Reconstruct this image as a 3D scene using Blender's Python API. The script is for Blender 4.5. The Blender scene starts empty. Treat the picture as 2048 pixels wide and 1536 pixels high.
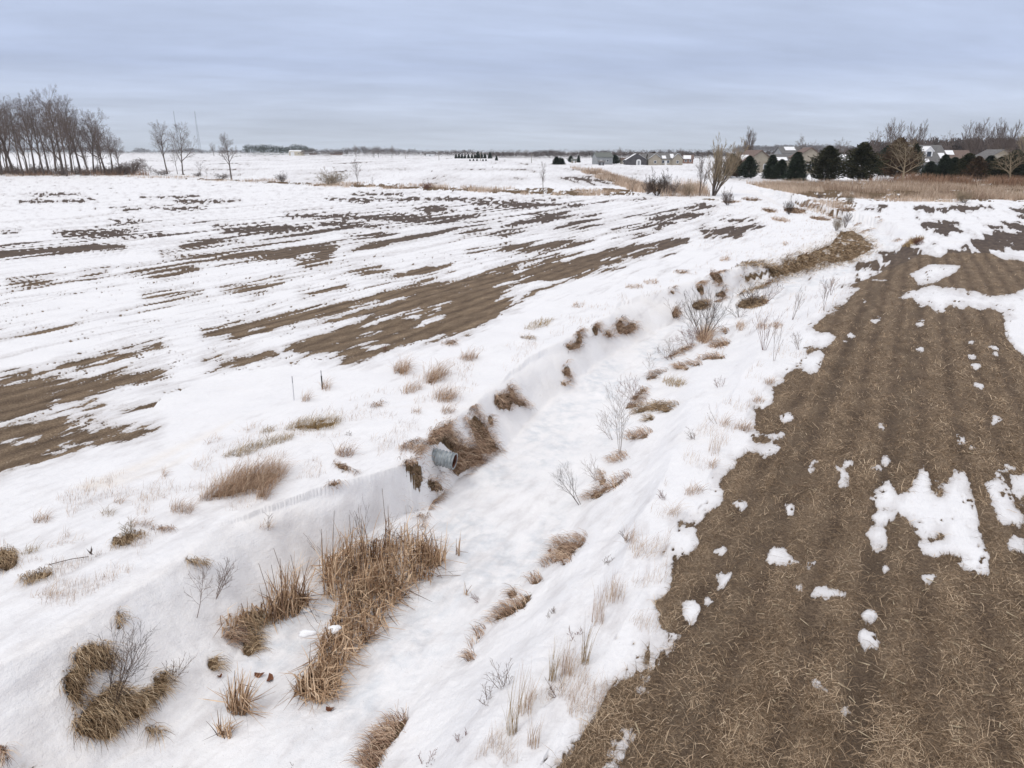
import bpy, math, random
import numpy as np

# ------------------------------------------------------------------ camera
R = math.radians
F_PX = 1420.0; CAMZ = 6.5; HORIZ = 302.0
TH = math.atan((768 - HORIZ) / F_PX); CT, ST = math.cos(TH), math.sin(TH)
scene = bpy.context.scene
cam_d = bpy.data.cameras.new("camera"); cam = bpy.data.objects.new("camera", cam_d)
scene.collection.objects.link(cam)
cam.location = (0, 0, CAMZ); cam.rotation_euler = (math.pi / 2 - TH, 0, 0)
cam_d.sensor_width = 36; cam_d.lens = F_PX / 2048 * 36
cam_d.clip_start = 0.1; cam_d.clip_end = 30000
scene.camera = cam

# ------------------------------------------------------------------ world, sun, exposure
SUN_EL, SUN_AZ = R(55), R(225)
w = bpy.data.worlds.new("World"); scene.world = w; w.use_nodes = True
nt = w.node_tree; N = nt.nodes; L = nt.links; N.clear()
def nd(tree, typ, **kw):
    n = tree.nodes.new(typ)
    for k, v in kw.items(): setattr(n, k, v)
    return n
def ramp(tree, stops, fac=None, interp='LINEAR'):
    n = tree.nodes.new('ShaderNodeValToRGB'); cr = n.color_ramp; cr.interpolation = interp
    while len(cr.elements) < len(stops): cr.elements.new(0.5)
    for e, (p, c) in zip(cr.elements, stops):
        e.position = p; e.color = (c[0], c[1], c[2], 1) if hasattr(c, '__len__') else (c, c, c, 1)
    if fac is not None: tree.links.new(fac, n.inputs[0])
    return n
def mth(tree, op, a, b=None, c=None, clamp=False):
    n = tree.nodes.new('ShaderNodeMath'); n.operation = op; n.use_clamp = clamp
    for i, v in enumerate((a, b, c)):
        if v is None: continue
        if isinstance(v, (int, float)): n.inputs[i].default_value = v
        else: tree.links.new(v, n.inputs[i])
    return n.outputs[0]
def mixc(tree, fac, a, b, mode='MIX'):
    n = tree.nodes.new('ShaderNodeMix'); n.data_type = 'RGBA'; n.blend_type = mode
    for idx, v in ((0, fac), (6, a), (7, b)):
        if isinstance(v, (int, float)): n.inputs[idx].default_value = v if idx == 0 else (v, v, v, 1)
        elif isinstance(v, tuple): n.inputs[idx].default_value = (v[0], v[1], v[2], 1)
        else: tree.links.new(v, n.inputs[idx])
    return n.outputs[2]
sky = nd(nt, 'ShaderNodeTexSky', sky_type='NISHITA', sun_disc=False)
sky.sun_elevation = SUN_EL; sky.sun_rotation = SUN_AZ
tc = nd(nt, 'ShaderNodeTexCoord'); sx = nd(nt, 'ShaderNodeSeparateXYZ'); L.new(tc.outputs['Generated'], sx.inputs[0])
zz = mth(nt, 'MAXIMUM', sx.outputs[2], 0.0)
den = mth(nt, 'ADD', zz, 0.10)
u = mth(nt, 'DIVIDE', sx.outputs[0], den); v = mth(nt, 'DIVIDE', sx.outputs[1], den)
cx = nd(nt, 'ShaderNodeCombineXYZ')
# cloud sheet: long soft bands lying across the view, a little askew
L.new(mth(nt, 'ADD', mth(nt, 'MULTIPLY', u, 0.24), mth(nt, 'MULTIPLY', v, 0.05)), cx.inputs[0])
L.new(mth(nt, 'SUBTRACT', mth(nt, 'MULTIPLY', v, 0.46), mth(nt, 'MULTIPLY', u, 0.13)), cx.inputs[1])
n1 = nd(nt, 'ShaderNodeTexNoise'); n1.inputs['Scale'].default_value = 1.5; n1.inputs['Detail'].default_value = 5
n1.inputs['Roughness'].default_value = 0.52; n1.inputs['Distortion'].default_value = 0.5; L.new(cx.outputs[0], n1.inputs['Vector'])
base = ramp(nt, [(0.0, (.560, .615, .705)), (.03, (.515, .575, .695)), (.10, (.420, .490, .665)), (.20, (.465, .535, .700)),
                 (.31, (.545, .605, .740)), (.50, (.72, .75, .82)), (.80, (.90, .88, .88)), (1, (.90, .88, .88))], zz)
lift = ramp(nt, [(.32, .90), (.50, .985), (.70, 1.13)], n1.outputs['Fac'])
n2 = nd(nt, 'ShaderNodeTexNoise'); n2.inputs['Scale'].default_value = 5.5; n2.inputs['Detail'].default_value = 6; n2.inputs['Roughness'].default_value = .6; L.new(cx.outputs[0], n2.inputs['Vector'])
lift2 = ramp(nt, [(.30, .935), (.70, 1.06)], n2.outputs['Fac'])
cloud = mixc(nt, 1.0, mixc(nt, 1.0, base.outputs[0], lift.outputs[0], 'MULTIPLY'), lift2.outputs[0], 'MULTIPLY')
cl10 = nd(nt, 'ShaderNodeVectorMath', operation='SCALE'); cl10.inputs['Scale'].default_value = 11.3
L.new(cloud, cl10.inputs[0])
colr = mixc(nt, 0.04, cl10.outputs[0], sky.outputs[0])
bg = nd(nt, 'ShaderNodeBackground'); bg.inputs['Strength'].default_value = 0.1
L.new(colr, bg.inputs['Color'])
wo = nd(nt, 'ShaderNodeOutputWorld'); L.new(bg.outputs[0], wo.inputs[0])

sd = bpy.data.lights.new("sun", 'SUN'); sd.energy = 1.0; sd.angle = R(18); sd.color = (1.0, 0.965, 0.915)
so = bpy.data.objects.new("sun", sd); scene.collection.objects.link(so)
so.rotation_euler = (math.pi / 2 - SUN_EL, 0, math.pi - SUN_AZ)
so.location = (0, 0, 60)
scene.view_settings.view_transform = 'Standard'; scene.view_settings.look = 'None'
scene.view_settings.exposure = 0.11; scene.view_settings.gamma = 1; scene.view_settings.use_curve_mapping = False

# ------------------------------------------------------------------ noise and pixel <-> ground
_rs = np.random.RandomState(7); PERM = _rs.permutation(512).astype(np.int64)
GA = _rs.rand(512) * 2 * math.pi; GX, GY = np.cos(GA), np.sin(GA)
def perlin(x, y, s=0):
    x = np.asarray(x, float); y = np.asarray(y, float)
    xi = np.floor(x).astype(np.int64); yi = np.floor(y).astype(np.int64); fx = x - xi; fy = y - yi
    def g(ix, iy, dx, dy):
        h = PERM[(PERM[(ix + s * 31) & 511] + iy) & 511]; return GX[h] * dx + GY[h] * dy
    uu = fx * fx * fx * (fx * (fx * 6 - 15) + 10); vv = fy * fy * fy * (fy * (fy * 6 - 15) + 10)
    a = g(xi, yi, fx, fy); b = g(xi + 1, yi, fx - 1, fy); c = g(xi, yi + 1, fx, fy - 1); d = g(xi + 1, yi + 1, fx - 1, fy - 1)
    return 1.5 * ((a + (b - a) * uu) * (1 - vv) + (c + (d - c) * uu) * vv)
def fbm(x, y, o=4, s=0, rough=.5):
    t = 0; a = 1.0; f = 1.0; n = 0
    for i in range(o):
        t = t + a * perlin(x * f + i * 17.3, y * f - i * 9.1, s + i); n += a; a *= rough; f *= 2.03
    return t / n
def sstep(a, b, x):
    t = np.clip((x - a) / (b - a), 0, 1); return t * t * (3 - 2 * t)
def project(x, y, z):
    dz = z - CAMZ; zc = y * CT - dz * ST; vv = y * ST + dz * CT
    zc = np.where(zc > 0.05, zc, 0.05)
    return 1024 + F_PX * x / zc, 768 - F_PX * vv / zc
def plane_pt(px, py, z=0.0):
    px = np.asarray(px, float); py = np.asarray(py, float)
    a = (px - 1024) / F_PX; b = (768 - py) / F_PX
    dy = CT + b * ST; dz = -ST + b * CT; t = (z - CAMZ) / np.minimum(dz, -1e-4)
    return a * t, dy * t
def poly_sd(x, y, P):
    """signed distance to polygon, negative inside"""
    P = np.asarray(P, float); n = len(P); d = np.full(x.shape, 1e18); ins = np.zeros(x.shape, bool)
    for i in range(n):
        ax, ay = P[i]; bx, by = P[(i + 1) % n]; ex, ey = bx - ax, by - ay
        wx, wy = x - ax, y - ay; t = np.clip((wx * ex + wy * ey) / (ex * ex + ey * ey + 1e-12), 0, 1)
        d = np.minimum(d, (wx - ex * t) ** 2 + (wy - ey * t) ** 2)
        if ay != by:
            c = ((ay <= y) & (by > y)) | ((by <= y) & (ay > y))
            xx = ax + (y - ay) / (by - ay) * ex; ins ^= c & (x < xx)
    d = np.sqrt(d); return np.where(ins, -d, d)
def ell(cx, cy, rx, ry, rot=0, n=12):
    a = R(rot); o = []
    for k in range(n):
        t = 2 * math.pi * k / n; m = 1 + .16 * math.sin(3.1 * k + cx)
        X, Y = rx * m * math.cos(t), ry * m * math.sin(t)
        o.append((cx + X * math.cos(a) - Y * math.sin(a), cy + X * math.sin(a) + Y * math.cos(a)))
    return o

# ------------------------------------------------------------------ the ditch
DEP = 1.15
LT = [(-900, 1750), (-300, 1480), (0, 1330), (200, 1210), (340, 1120), (450, 1050), (560, 1005), (640, 978), (740, 955), (820, 930), (850, 893), (885, 850),
      (935, 815), (985, 775), (1050, 722), (1120, 685), (1200, 640), (1245, 603), (1330, 578), (1400, 556), (1472, 538), (1523, 524),
      (1585, 500), (1650, 474), (1672, 452), (1640, 438), (1590, 424), (1555, 410), (1528, 396), (1490, 386), (1380, 378)]
LF = [(-500, 1900), (0, 1660), (200, 1540), (330, 1450), (430, 1370), (480, 1300), (530, 1230), (610, 1150), (700, 1090), (800, 1040), (870, 1000), (925, 958),
      (1005, 897), (1065, 832), (1125, 782), (1200, 722), (1280, 677), (1350, 642), (1420, 608), (1480, 582), (1593, 559),
      (1702, 537), (1765, 507), (1735, 477), (1690, 455), (1640, 443), (1590, 433), (1560, 416), (1540, 402), (1510, 392), (1390, 383)]
RF = [(400, 2000), (600, 1690), (720, 1540), (800, 1450), (920, 1330), (1000, 1235), (1090, 1130), (1170, 1010), (1230, 910), (1280, 830),
      (1340, 745), (1400, 685), (1450, 645), (1510, 615), (1610, 585), (1730, 553), (1800, 513), (1785, 480), (1725, 452),
      (1665, 437), (1620, 428), (1590, 411), (1572, 398), (1545, 389), (1400, 380)]
RT = [(700, 2200), (840, 1800), (960, 1580), (1090, 1400), (1190, 1240), (1270, 1080), (1340, 960), (1410, 850), (1490, 755), (1570, 690),
      (1650, 632), (1740, 590), (1820, 548), (1870, 506), (1840, 470), (1780, 446), (1720, 430), (1670, 418), (1625, 404), (1590, 390),
      (1550, 382), (1400, 375)]
def topoly(line, z): return [tuple(float(q) for q in plane_pt(a, b, z)) for a, b in line]
DITCH = topoly(LT, 0) + topoly(RT, 0)[::-1]
FLOOR = topoly(LF, -DEP) + topoly(RF, -DEP)[::-1]
RA = R(28.5)                                   # row direction, clockwise from +Y
def rowc(x, y):                              # along / across the tilled rows
    return x * math.sin(RA) + y * math.cos(RA), x * math.cos(RA) - y * math.sin(RA)
def height0(x, y):
    x = np.asarray(x, float); y = np.asarray(y, float)
    wx = x + .16 * fbm(x * .8, y * .8, 3, 3); wy = y + .16 * fbm(x * .8 + 40, y * .8, 3, 4)
    z = np.zeros(x.shape)
    near = (np.abs(x) < 75) & (y < 130) & (y > -6)
    if near.any():
        X = wx[near]; Y = wy[near]
        do = poly_sd(X, Y, DITCH); df = poly_sd(X, Y, FLOOR)
        inn = do < 0; t = np.where(df <= 0, 0.0, np.clip(df / (df - np.minimum(do, -1e-6) + 1e-9), 0, 1))
        s = (.25 * t * t * (3 - 2 * t) + .75 * t ** .85); s = s * (1 - .10 * np.sin(t * 7 + X * 1.3))
        dd_ = np.hypot(X, Y); dep = DEP * (1 - .40 * sstep(40, 58, dd_)) * (1 + .12 * fbm(X * .5, Y * .5, 3, 8)); zz_ = np.where(inn, -dep * (1 - s.clip(0, 1)), 0.0)
        zz_ = zz_ - np.where(df < 0, .05 * sstep(0, .7, -df), 0)
        z[near] = zz_
    al, ac = rowc(x, y)
    r = np.sqrt(x * x + y * y)
    z = z + .07 * fbm(x * .22, y * .22, 3, 11) * (1 + r / 60).clip(1, 4)
    z = z + .030 * fbm(al * .45, ac * 1.7, 3, 21)
    return z

# ------------------------------------------------------------------ what covers the ground, traced on the photograph and laid on the ground
SOIL = [
 [(1080, 1560), (1130, 1510), (1165, 1470), (1205, 1425), (1225, 1393), (1295, 1356), (1320, 1306), (1353, 1265), (1332, 1232), (1312, 1199), (1345, 1190), (1360, 1212),
  (1382, 1232), (1380, 1200), (1345, 1180), (1345, 1153), (1343, 1108), (1380, 1112), (1415, 1093), (1403, 1064), (1361, 1046), (1419, 1033), (1409, 1025), (1482, 1007), (1457, 988), (1435, 969),
  (1432, 950), (1482, 925), (1466, 915), (1533, 909), (1561, 892), (1511, 876), (1568, 868), (1504, 858), (1508, 814), (1552, 805), (1539, 767),
  (1568, 760), (1558, 752), (1596, 740), (1634, 743), (1653, 707), (1618, 700), (1672, 681), (1672, 672), (1618, 653), (1663, 627), (1697, 596),
  (1718, 578), (1690, 570), (1714, 559), (1757, 545), (1718, 531), (1753, 516), (1811, 496), (1846, 508), (1881, 512), (1912, 500), (1967, 504),
  (2048, 524), (2300, 570), (2900, 760), (3600, 1500), (3200, 2500), (900, 2500), (700, 1900), (960, 1650)],
 [(1944, 481), (1975, 465), (2048, 462), (2200, 470), (2200, 500), (2048, 498), (1963, 496)],
 [(1831, 416), (1912, 411), (1983, 415), (1912, 420), (1858, 424)], [(1846, 446), (1889, 440), (1912, 453), (1928, 463), (1889, 467), (1858, 457)],
 [(1971, 450), (2048, 452), (2100, 457), (2010, 457)], [(2022, 420), (2048, 416), (2150, 420), (2100, 434), (2048, 434)], [(1724, 417), (1772, 413), (1768, 420)],
 [(414, 663), (445, 655), (520, 643), (613, 614), (640, 607), (715, 594), (826, 570), (939, 555), (1007, 545), (970, 539), (1042, 524), (1110, 510),
  (1178, 507), (1233, 492), (1325, 484), (1372, 479), (1349, 492), (1301, 507), (1230, 525), (1172, 545), (1120, 562), (1062, 565), (1008, 582),
  (994, 599), (1031, 611), (980, 633), (960, 647), (936, 664), (891, 671), (854, 678), (802, 688), (758, 705), (735, 718), (690, 716), (650, 706),
  (574, 698), (633, 669), (723, 645), (800, 625), (700, 624), (664, 632), (547, 652), (469, 667)],
 [(-100, 790), (0, 774), (96, 755), (205, 748), (226, 738), (328, 743), (325, 755), (253, 765), (195, 783), (171, 793), (195, 803), (160, 810), (113, 803),
  (82, 820), (31, 837), (0, 839), (-100, 855)],
 [(-100, 870), (0, 854), (130, 837), (202, 841), (137, 851), (130, 861), (103, 875), (147, 872), (147, 864), (232, 858), (311, 854), (301, 865), (239, 882), (171, 888),
  (147, 902), (92, 919), (34, 929), (0, 945), (-100, 985)],
 [(126, 731), (191, 716), (232, 702), (270, 709), (219, 719), (164, 733)], [(246, 695), (321, 683), (322, 688), (270, 697)],
 [(410, 721), (482, 713), (533, 703), (550, 707), (506, 716), (440, 722)], [(0, 760), (58, 748), (60, 752), (0, 768)],
 [(109, 465), (203, 461), (324, 465), (250, 473), (133, 472)], [(-60, 503), (0, 500), (117, 495), (191, 485), (246, 495), (117, 508), (39, 514), (-60, 518)],
 [(430, 456), (523, 449), (625, 456), (601, 462), (449, 467)], [(363, 493), (422, 477), (484, 481), (391, 495)],
 [(324, 510), (469, 503), (664, 490), (672, 497), (656, 520), (609, 528), (566, 518), (430, 519), (352, 514)],
 [(254, 540), (336, 537), (391, 536), (332, 545)], [(305, 551), (352, 548), (332, 554)], [(289, 592), (398, 585), (344, 596)], [(164, 549), (215, 542), (188, 551)],
 [(23, 563), (102, 555), (78, 563)], [(480, 584), (527, 574), (530, 578), (500, 585)], [(700, 432), (803, 429), (939, 435), (905, 442), (816, 445), (734, 439)],
 [(700, 451), (782, 448), (750, 453)], [(690, 471), (792, 465), (770, 471)], [(912, 463), (980, 455), (960, 463)],
 [(936, 503), (1008, 489), (1103, 484), (1189, 484), (1100, 493), (1042, 498), (973, 502)], [(1289, 434), (1347, 426), (1421, 426), (1386, 432), (1297, 438)],
 [(1402, 461), (1468, 450), (1527, 450), (1492, 461), (1472, 473), (1406, 471)], [(1363, 415), (1406, 409), (1433, 413), (1379, 418)],
 [(1441, 437), (1511, 441), (1470, 443)], [(1226, 459), (1281, 451), (1349, 444), (1300, 456)], [(700, 388), (840, 386), (800, 390)],
 [(700, 398), (994, 396), (900, 402)], [(940, 402), (1110, 400), (1020, 406)], [(940, 408), (1050, 405), (1172, 411), (1060, 413)], [(823, 417), (870, 413), (912, 419), (860, 423)],
 [(345, 401), (480, 400), (450, 405), (370, 406)], [(226, 417), (280, 416), (260, 421)], [(300, 415), (410, 416), (350, 420)], [(222, 444), (285, 442), (260, 447)],
 [(0, 463), (40, 462), (20, 468)], [(650, 396), (780, 398), (720, 403)], [(570, 430), (720, 431), (690, 438)], [(640, 448), (740, 446), (700, 453)],
 [(600, 588), (690, 572), (650, 584)], [(445, 577), (560, 566), (500, 577)], [(700, 541), (760, 538), (800, 547), (740, 549)], [(820, 540), (900, 531), (860, 541)],
 [(280, 394), (400, 393), (340, 396)], [(60, 387), (170, 388), (110, 391)], [(40, 402), (190, 399), (150, 404)], [(1540, 1560), (1540, 1560.5), (1541, 1560)],
 [(1060, 431), (1130, 424), (1110, 433)], [(1000, 445), (1100, 440), (1050, 447)], [(980, 470), (1050, 466), (1010, 473)]]
SNOWP = [[(1823, 547), (1870, 526), (1920, 531), (1897, 547), (1873, 559), (1835, 570)],
 [(1796, 594), (1827, 576), (1889, 572), (1944, 582), (1990, 592), (2029, 582), (2060, 576), (2300, 600), (2300, 760), (2060, 712), (2030, 697), (2011, 675), (2012, 645), (2014, 625), (1990, 617), (1951, 621),
  (1912, 613), (1873, 617), (1827, 602)],
 [(1745, 995), (1780, 960), (1797, 978), (1834, 955), (1846, 931), (1859, 960), (1864, 985), (1878, 985), (1872, 958), (1890, 955), (1910, 938), (1925, 945), (1935, 969),
  (1944, 991), (1954, 1041), (1966, 1075), (1983, 1112), (1978, 1137), (1929, 1135), (1896, 1122), (1920, 1118), (1883, 1112), (1821, 1083),
  (1854, 1087), (1879, 1075), (1840, 1062), (1796, 1040), (1760, 1045), (1750, 1030), (1775, 1015)],
 [(1960, 960), (1998, 944), (2017, 979), (2027, 1014), (2045, 1036), (2008, 1055), (1985, 1048), (1970, 998)],
 [(2023, 944), (2100, 930), (2120, 1010), (2060, 1010), (2035, 985)], [(700, 652), (802, 622), (900, 600), (905, 603), (810, 632), (700, 662)],
 [(700, 613), (751, 596), (752, 600), (702, 618)]] + [ell(*e) for e in [
 (1581, 1118, 42, 12, 20), (1455, 1155, 24, 11, -45), (1674, 1186, 34, 15, 10), (1593, 1172, 10, 6), (1657, 1248, 10, 9), (1740, 1275, 24, 10, 25), (1643, 1373, 28, 12, 45),
 (1686, 1416, 9, 9), (1664, 1425, 12, 5), (1540, 1348, 16, 4, 45), (1742, 1226, 10, 5), (1895, 1268, 12, 4), (1757, 1068, 24, 14, 25), (2022, 1087, 25, 14),
 (2011, 1217, 6, 4), (1229, 1482, 11, 10, 40), (1223, 1503, 7, 6), (1243, 1457, 7, 5), (1277, 1375, 9, 8), (1633, 1525, 10, 5), (1212, 1532, 9, 7), (1424, 1199, 8, 4),
 (1366, 1133, 7, 3), (1438, 1097, 9, 3), (1778, 1135, 7, 4), (1568, 832, 13, 6), (1690, 681, 6, 3), (1702, 669, 9, 2.5), (1837, 646, 8, 2.5), (1949, 683, 8, 2.5),
 (1978, 693, 18, 3.5), (1947, 711, 9, 2.5), (1949, 730, 12, 3), (1838, 697, 9, 2.5), (1989, 707, 6, 3), (2003, 836, 12, 5), (1758, 849, 7, 5), (1925, 878, 8, 5), (1960, 896, 22, 6, 18),
 (2028, 933, 15, 6), (1699, 926, 11, 6), (1655, 930, 9, 4), (1634, 922, 5, 3), (1685, 941, 12, 5, 40), (1690, 964, 13, 8, 40), (1748, 932, 9, 5), (1723, 968, 8, 3),
 (1629, 938, 6, 4), (1580, 1013, 4, 3), (1753, 1056, 18, 5), (1772, 918, 8, 3), (1376, 1215, 18, 14, 20), (816, 632, 18, 3, -10), (751, 692, 25, 3, -10), (1223, 518, 22, 2.5, -8),
 (1141, 517, 14, 2, -8), (1042, 545, 12, 4), (929, 562, 11, 3, -10), (41, 880, 35, 4, -3), (132, 888, 20, 7, -15), (110, 905, 22, 3, -20), (612, 511, 14, 4), (740, 664, 26, 2.5, -14), (870, 640, 22, 2.5, -16),
 (1862, 1150, 6, 3), (1930, 1190, 5, 3), (1880, 855, 6, 2), (1955, 770, 8, 2), (1870, 590, 14, 3), (1760, 560, 14, 3), (1738, 600, 9, 2), (1750, 640, 9, 2)]]

# dry grass: (kind, outline, label)   kinds: mat = matted and hanging, tuft = upright clump, pale = thin pale blades
GR = []
def G(kind, shape, label, **kw):
    GR.append((kind, shape if len(shape) > 5 or isinstance(shape[0], tuple) else ell(*shape), label, kw))
G('mat', [(863, 859), (901, 841), (910, 867), (925, 885), (948, 891), (925, 838), (951, 829), (975, 844), (983, 870), (1004, 903), (969, 911), (972, 926),
          (939, 941), (916, 952), (893, 938), (905, 915), (907, 900), (878, 890), (856, 893), (852, 880)], 'big mat of reddish brown grass hanging around the corrugated pipe')
G('mat', [(808, 917), (843, 920), (849, 944), (852, 955), (878, 958), (890, 979), (881, 988), (857, 985), (849, 967), (849, 988), (837, 988), (819, 961), (799, 944)],
  'forked brown grass mat on the bank just below left of the corrugated pipe')
G('mat', [(1013, 765), (1030, 774), (1033, 788), (1068, 816), (1048, 815), (1027, 809), (1019, 821), (998, 821), (986, 800), (995, 785), (1013, 783)],
  'arrow shaped rust brown grass mat on the left bank, next one up from the pipe')
G('mat', (981, 842, 6, 13), 'small brown grass scrap at the upper right corner of the mat around the pipe')
G('mat', [(1158, 657), (1168, 677), (1164, 689), (1158, 698), (1138, 701), (1129, 692), (1152, 680), (1152, 663)], 'hook shaped brown grass mat on the left bank halfway up the ditch')
G('mat', (1133, 742, 9, 14), 'narrow brown grass wisp low on the left bank above the frozen channel')
G('mat', (1130, 767, 8, 5), 'tiny tan grass scrap lying at the foot of the left bank')
G('mat', (1192, 658, 9, 12), 'small brown grass mat left of the three lobed mat on the left bank')
G('mat', (1217, 668, 14, 8), 'low dark grass mat joining the three lobed mat on the left bank')
G('mat', [(1243, 633), (1252, 648), (1272, 642), (1275, 660), (1255, 670), (1234, 668), (1229, 648)], 'three lobed brown grass mat on the left bank near the ditch bend')
G('mat', (1352, 626, 9, 12), 'dark brown grass tuft at the bank foot left of the bushy willow')
G('mat', (1401, 610, 18, 10), 'round olive brown grass cushion behind the bushy willow')
G('mat', (1403, 580, 17, 9, 50), 'slanting brown grass flap on the bank above the round cushion')
G('mat', (1442, 588, 13, 8), 'brown grass patch on the bank right of the slanting flap')
G('mat', (1343, 585, 8, 5), 'small tan grass patch at the bank top left of the slanting flap')
G('mat', (1433, 555, 18, 10, 35), 'tan grass flap on the bank top left of the long brown bank')
G('mat', [(1472, 551), (1500, 540), (1523, 536), (1560, 525), (1575, 512), (1620, 500), (1659, 485), (1679, 460), (1710, 457), (1745, 481), (1757, 498),
          (1735, 508), (1702, 525), (1650, 533), (1593, 549), (1540, 562), (1500, 566), (1490, 575), (1478, 565)], 'long bank of matted brown grass along the outside of the ditch bend', long=1)
G('mat', (1441, 689, 22, 8, -12), 'brown grass mat on the right bank just below the bushy willow')
G('mat', (1425, 715, 28, 5, -5), 'thin brown grass strip on the right bank below the willow')
G('mat', (1390, 728, 16, 5), 'short brown grass strip under the thin strip on the right bank')
G('mat', (1363, 735, 16, 7, 10), 'ragged brown grass patch near the edge of the frozen channel')
G('mat', (1313, 750, 24, 5, -25), 'dark narrow grass strip slanting along the channel edge')
G('mat', (1360, 703, 32, 6, -25), 'dark grass strip running down left from the willow base')
G('tuft', (1346, 768, 22, 6, 10), 'arched straw coloured grass tuft on the right bank')
G('mat', (1278, 788, 22, 7, -40), 'dark slanting grass mat at the channel edge above the straw coloured patch')
G('mat', (1270, 806, 20, 7, -30), 'second dark slanting grass mat at the channel edge')
G('mat', [(1255, 832), (1287, 809), (1322, 803), (1363, 806), (1337, 824), (1293, 824)], 'broad golden grass patch on the right bank beside the tall weed')
G('mat', (1297, 838, 14, 6, -20), 'small golden grass patch just below the broad golden one')
G('mat', (1278, 871, 28, 9, -15), 'dark reddish grass patch with leaves right of the tall weed')
G('mat', (1237, 917, 22, 8, -15), 'brown grass patch at the foot of the tall weed on the right bank')
G('mat', (1205, 955, 9, 12), 'upright dark grass bit at the left end of the slanting mat')
G('mat', [(1164, 997), (1205, 973), (1234, 958), (1270, 947), (1249, 964), (1217, 985), (1187, 999)], 'slanting dark brown grass mat where the leaning weed grows')
G('mat', [(1108, 1080), (1175, 1070), (1171, 1087), (1143, 1115), (1084, 1136), (1108, 1105)], 'wedge shaped dark brown grass mat on the right bank facing the cattails')
G('mat', (1133, 1124, 13, 5, -30), 'small brown scrap just under the wedge shaped mat')
G('mat', (1073, 1162, 13, 6, -20), 'small brown grass patch between the wedge mat and the long thin mat')
G('mat', (1026, 1187, 8, 8), 'dark leafy grass bit at the top end of the long thin mat')
G('mat', [(979, 1251), (990, 1227), (1028, 1206), (1063, 1188), (1049, 1216), (1021, 1234)], 'long thin brown grass mat at the right channel edge')
G('mat', (957, 1277, 24, 5, -55), 'thin tail of brown grass at the channel edge below the long thin mat')
G('mat', (944, 1318, 10, 5, -30), 'small dark red leafy scrap on snow at the tail of the thin mat')
G('mat', [(721, 1524), (752, 1471), (787, 1436), (819, 1433), (801, 1464), (759, 1536), (730, 1560)], 'brown grass mat at the bottom edge of the picture right of the channel')
G('mat', [(145, 1300), (178, 1285), (214, 1285), (232, 1315), (220, 1341), (193, 1338), (175, 1359), (166, 1395), (160, 1415), (143, 1410), (125, 1383), (125, 1350), (143, 1335)],
  'curved golden brown grass mat, the upper of the two large ones at lower left')
G('mat', [(148, 1430), (190, 1392), (220, 1371), (238, 1359), (246, 1377), (270, 1389), (300, 1371), (303, 1350), (335, 1341), (341, 1362), (335, 1383), (300, 1415),
          (285, 1436), (255, 1445), (217, 1478), (178, 1478), (145, 1463)], 'wide golden brown grass mat with dark stems, the lower large one at lower left')
G('mat', (310, 1462, 22, 9, 20), 'grey tan grass tail at the lower right of the wide golden mat')
G('mat', (428, 1329, 15, 13, 50), 'round olive grass cushion on the snow left of the cattails')
G('mat', (4, 1508, 12, 18), 'brown grass cushion cut by the left edge near the bottom corner')
G('mat', (238, 1237, 7, 14), 'little brown grass patch above the curved golden mat')
G('mat', (505, 1240, 30, 22, -30), 'matted olive grass at the bank foot left of the cattails')
G('mat', (500, 1285, 24, 26), 'tan drooping grass below the matted olive grass beside the cattails')
G('mat', (466, 1272, 20, 20), 'dark leafy clump on snow at the left of the tan drooping grass')
G('mat', (10, 1118, 25, 24), 'golden grass mat cut by the left edge of the picture')
G('mat', (75, 1151, 36, 11, -18), 'lens shaped golden grass mat near the left edge with a dark stem')
G('tuft', (803, 742, 17, 10), 'upright reddish grass tuft, the upper left one of the four above the pipe', h=.55)
G('tuft', (869, 757, 24, 11, -20), 'wind bent reddish grass tuft, the right one of the four above the pipe', h=.6)
G('tuft', (822, 781, 20, 7, -15), 'low reddish grass tuft, the lower left one of the four above the pipe', h=.35)
G('tuft', (887, 797, 22, 9), 'wind bent grass tuft nearest above the mat around the pipe', h=.5)
G('tuft', (893, 824, 13, 6), 'small tan tuft touching the top of the mat around the pipe', h=.3)
G('tuft', (937, 718, 16, 6), 'small bent grass tuft up the bank behind the four tufts', h=.45)
G('mat', (755, 809, 14, 4, -20), 'thin brown grass scrap in the snow left of the four tufts')
G('tuft', (831, 826, 9, 4), 'tiny tan tuft left of the small tuft by the pipe mat', h=.22)
G('mat', (898, 687, 18, 5, -8), 'flat brown grass scrap beside the bare field strip')
G('tuft', (610, 800, 9, 5), 'reddish grass tuft beside the white marker stake', h=.4)
G('tuft', (651, 778, 10, 5), 'pale reddish grass tuft at the foot of the black marker stake', h=.42)
G('tuft', [(564, 861), (595, 844), (649, 837), (683, 841), (666, 858), (632, 864), (588, 861)], 'golden grass ridge on snow below the black marker stake', h=.28)
G('tuft', [(435, 916), (478, 899), (526, 882), (588, 871), (581, 880), (513, 903), (478, 916)], 'long golden grass ridge left below the marker stakes', h=.25)
G('pale', (424, 884, 18, 6, -15), 'faint tan grass at the upper left end of the golden ridges', h=.25)
G('pale', (497, 859, 24, 5, -18), 'faint tan grass between the two golden ridges', h=.28)
G('tuft', (533, 864, 14, 5, -15), 'short golden tuft at the left tip of the upper golden ridge', h=.22)
G('pale', (400, 935, 20, 8), 'pale wispy grass left of the long golden ridge', h=.3)
G('tuft', (326, 950, 5, 4), 'single little tan grass tuft on open snow at left', h=.25)
G('tuft', [(420, 984), (461, 953), (506, 938), (547, 935), (574, 947), (547, 974), (530, 1001), (513, 1001), (509, 988), (461, 998), (424, 1001), (392, 1004)],
  'big shaggy olive brown grass clump left of the corrugated pipe', h=.5)
G('tuft', (362, 1021, 25, 8, 5), 'reddish mound of grass left below the big shaggy clump', h=.32)
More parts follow.
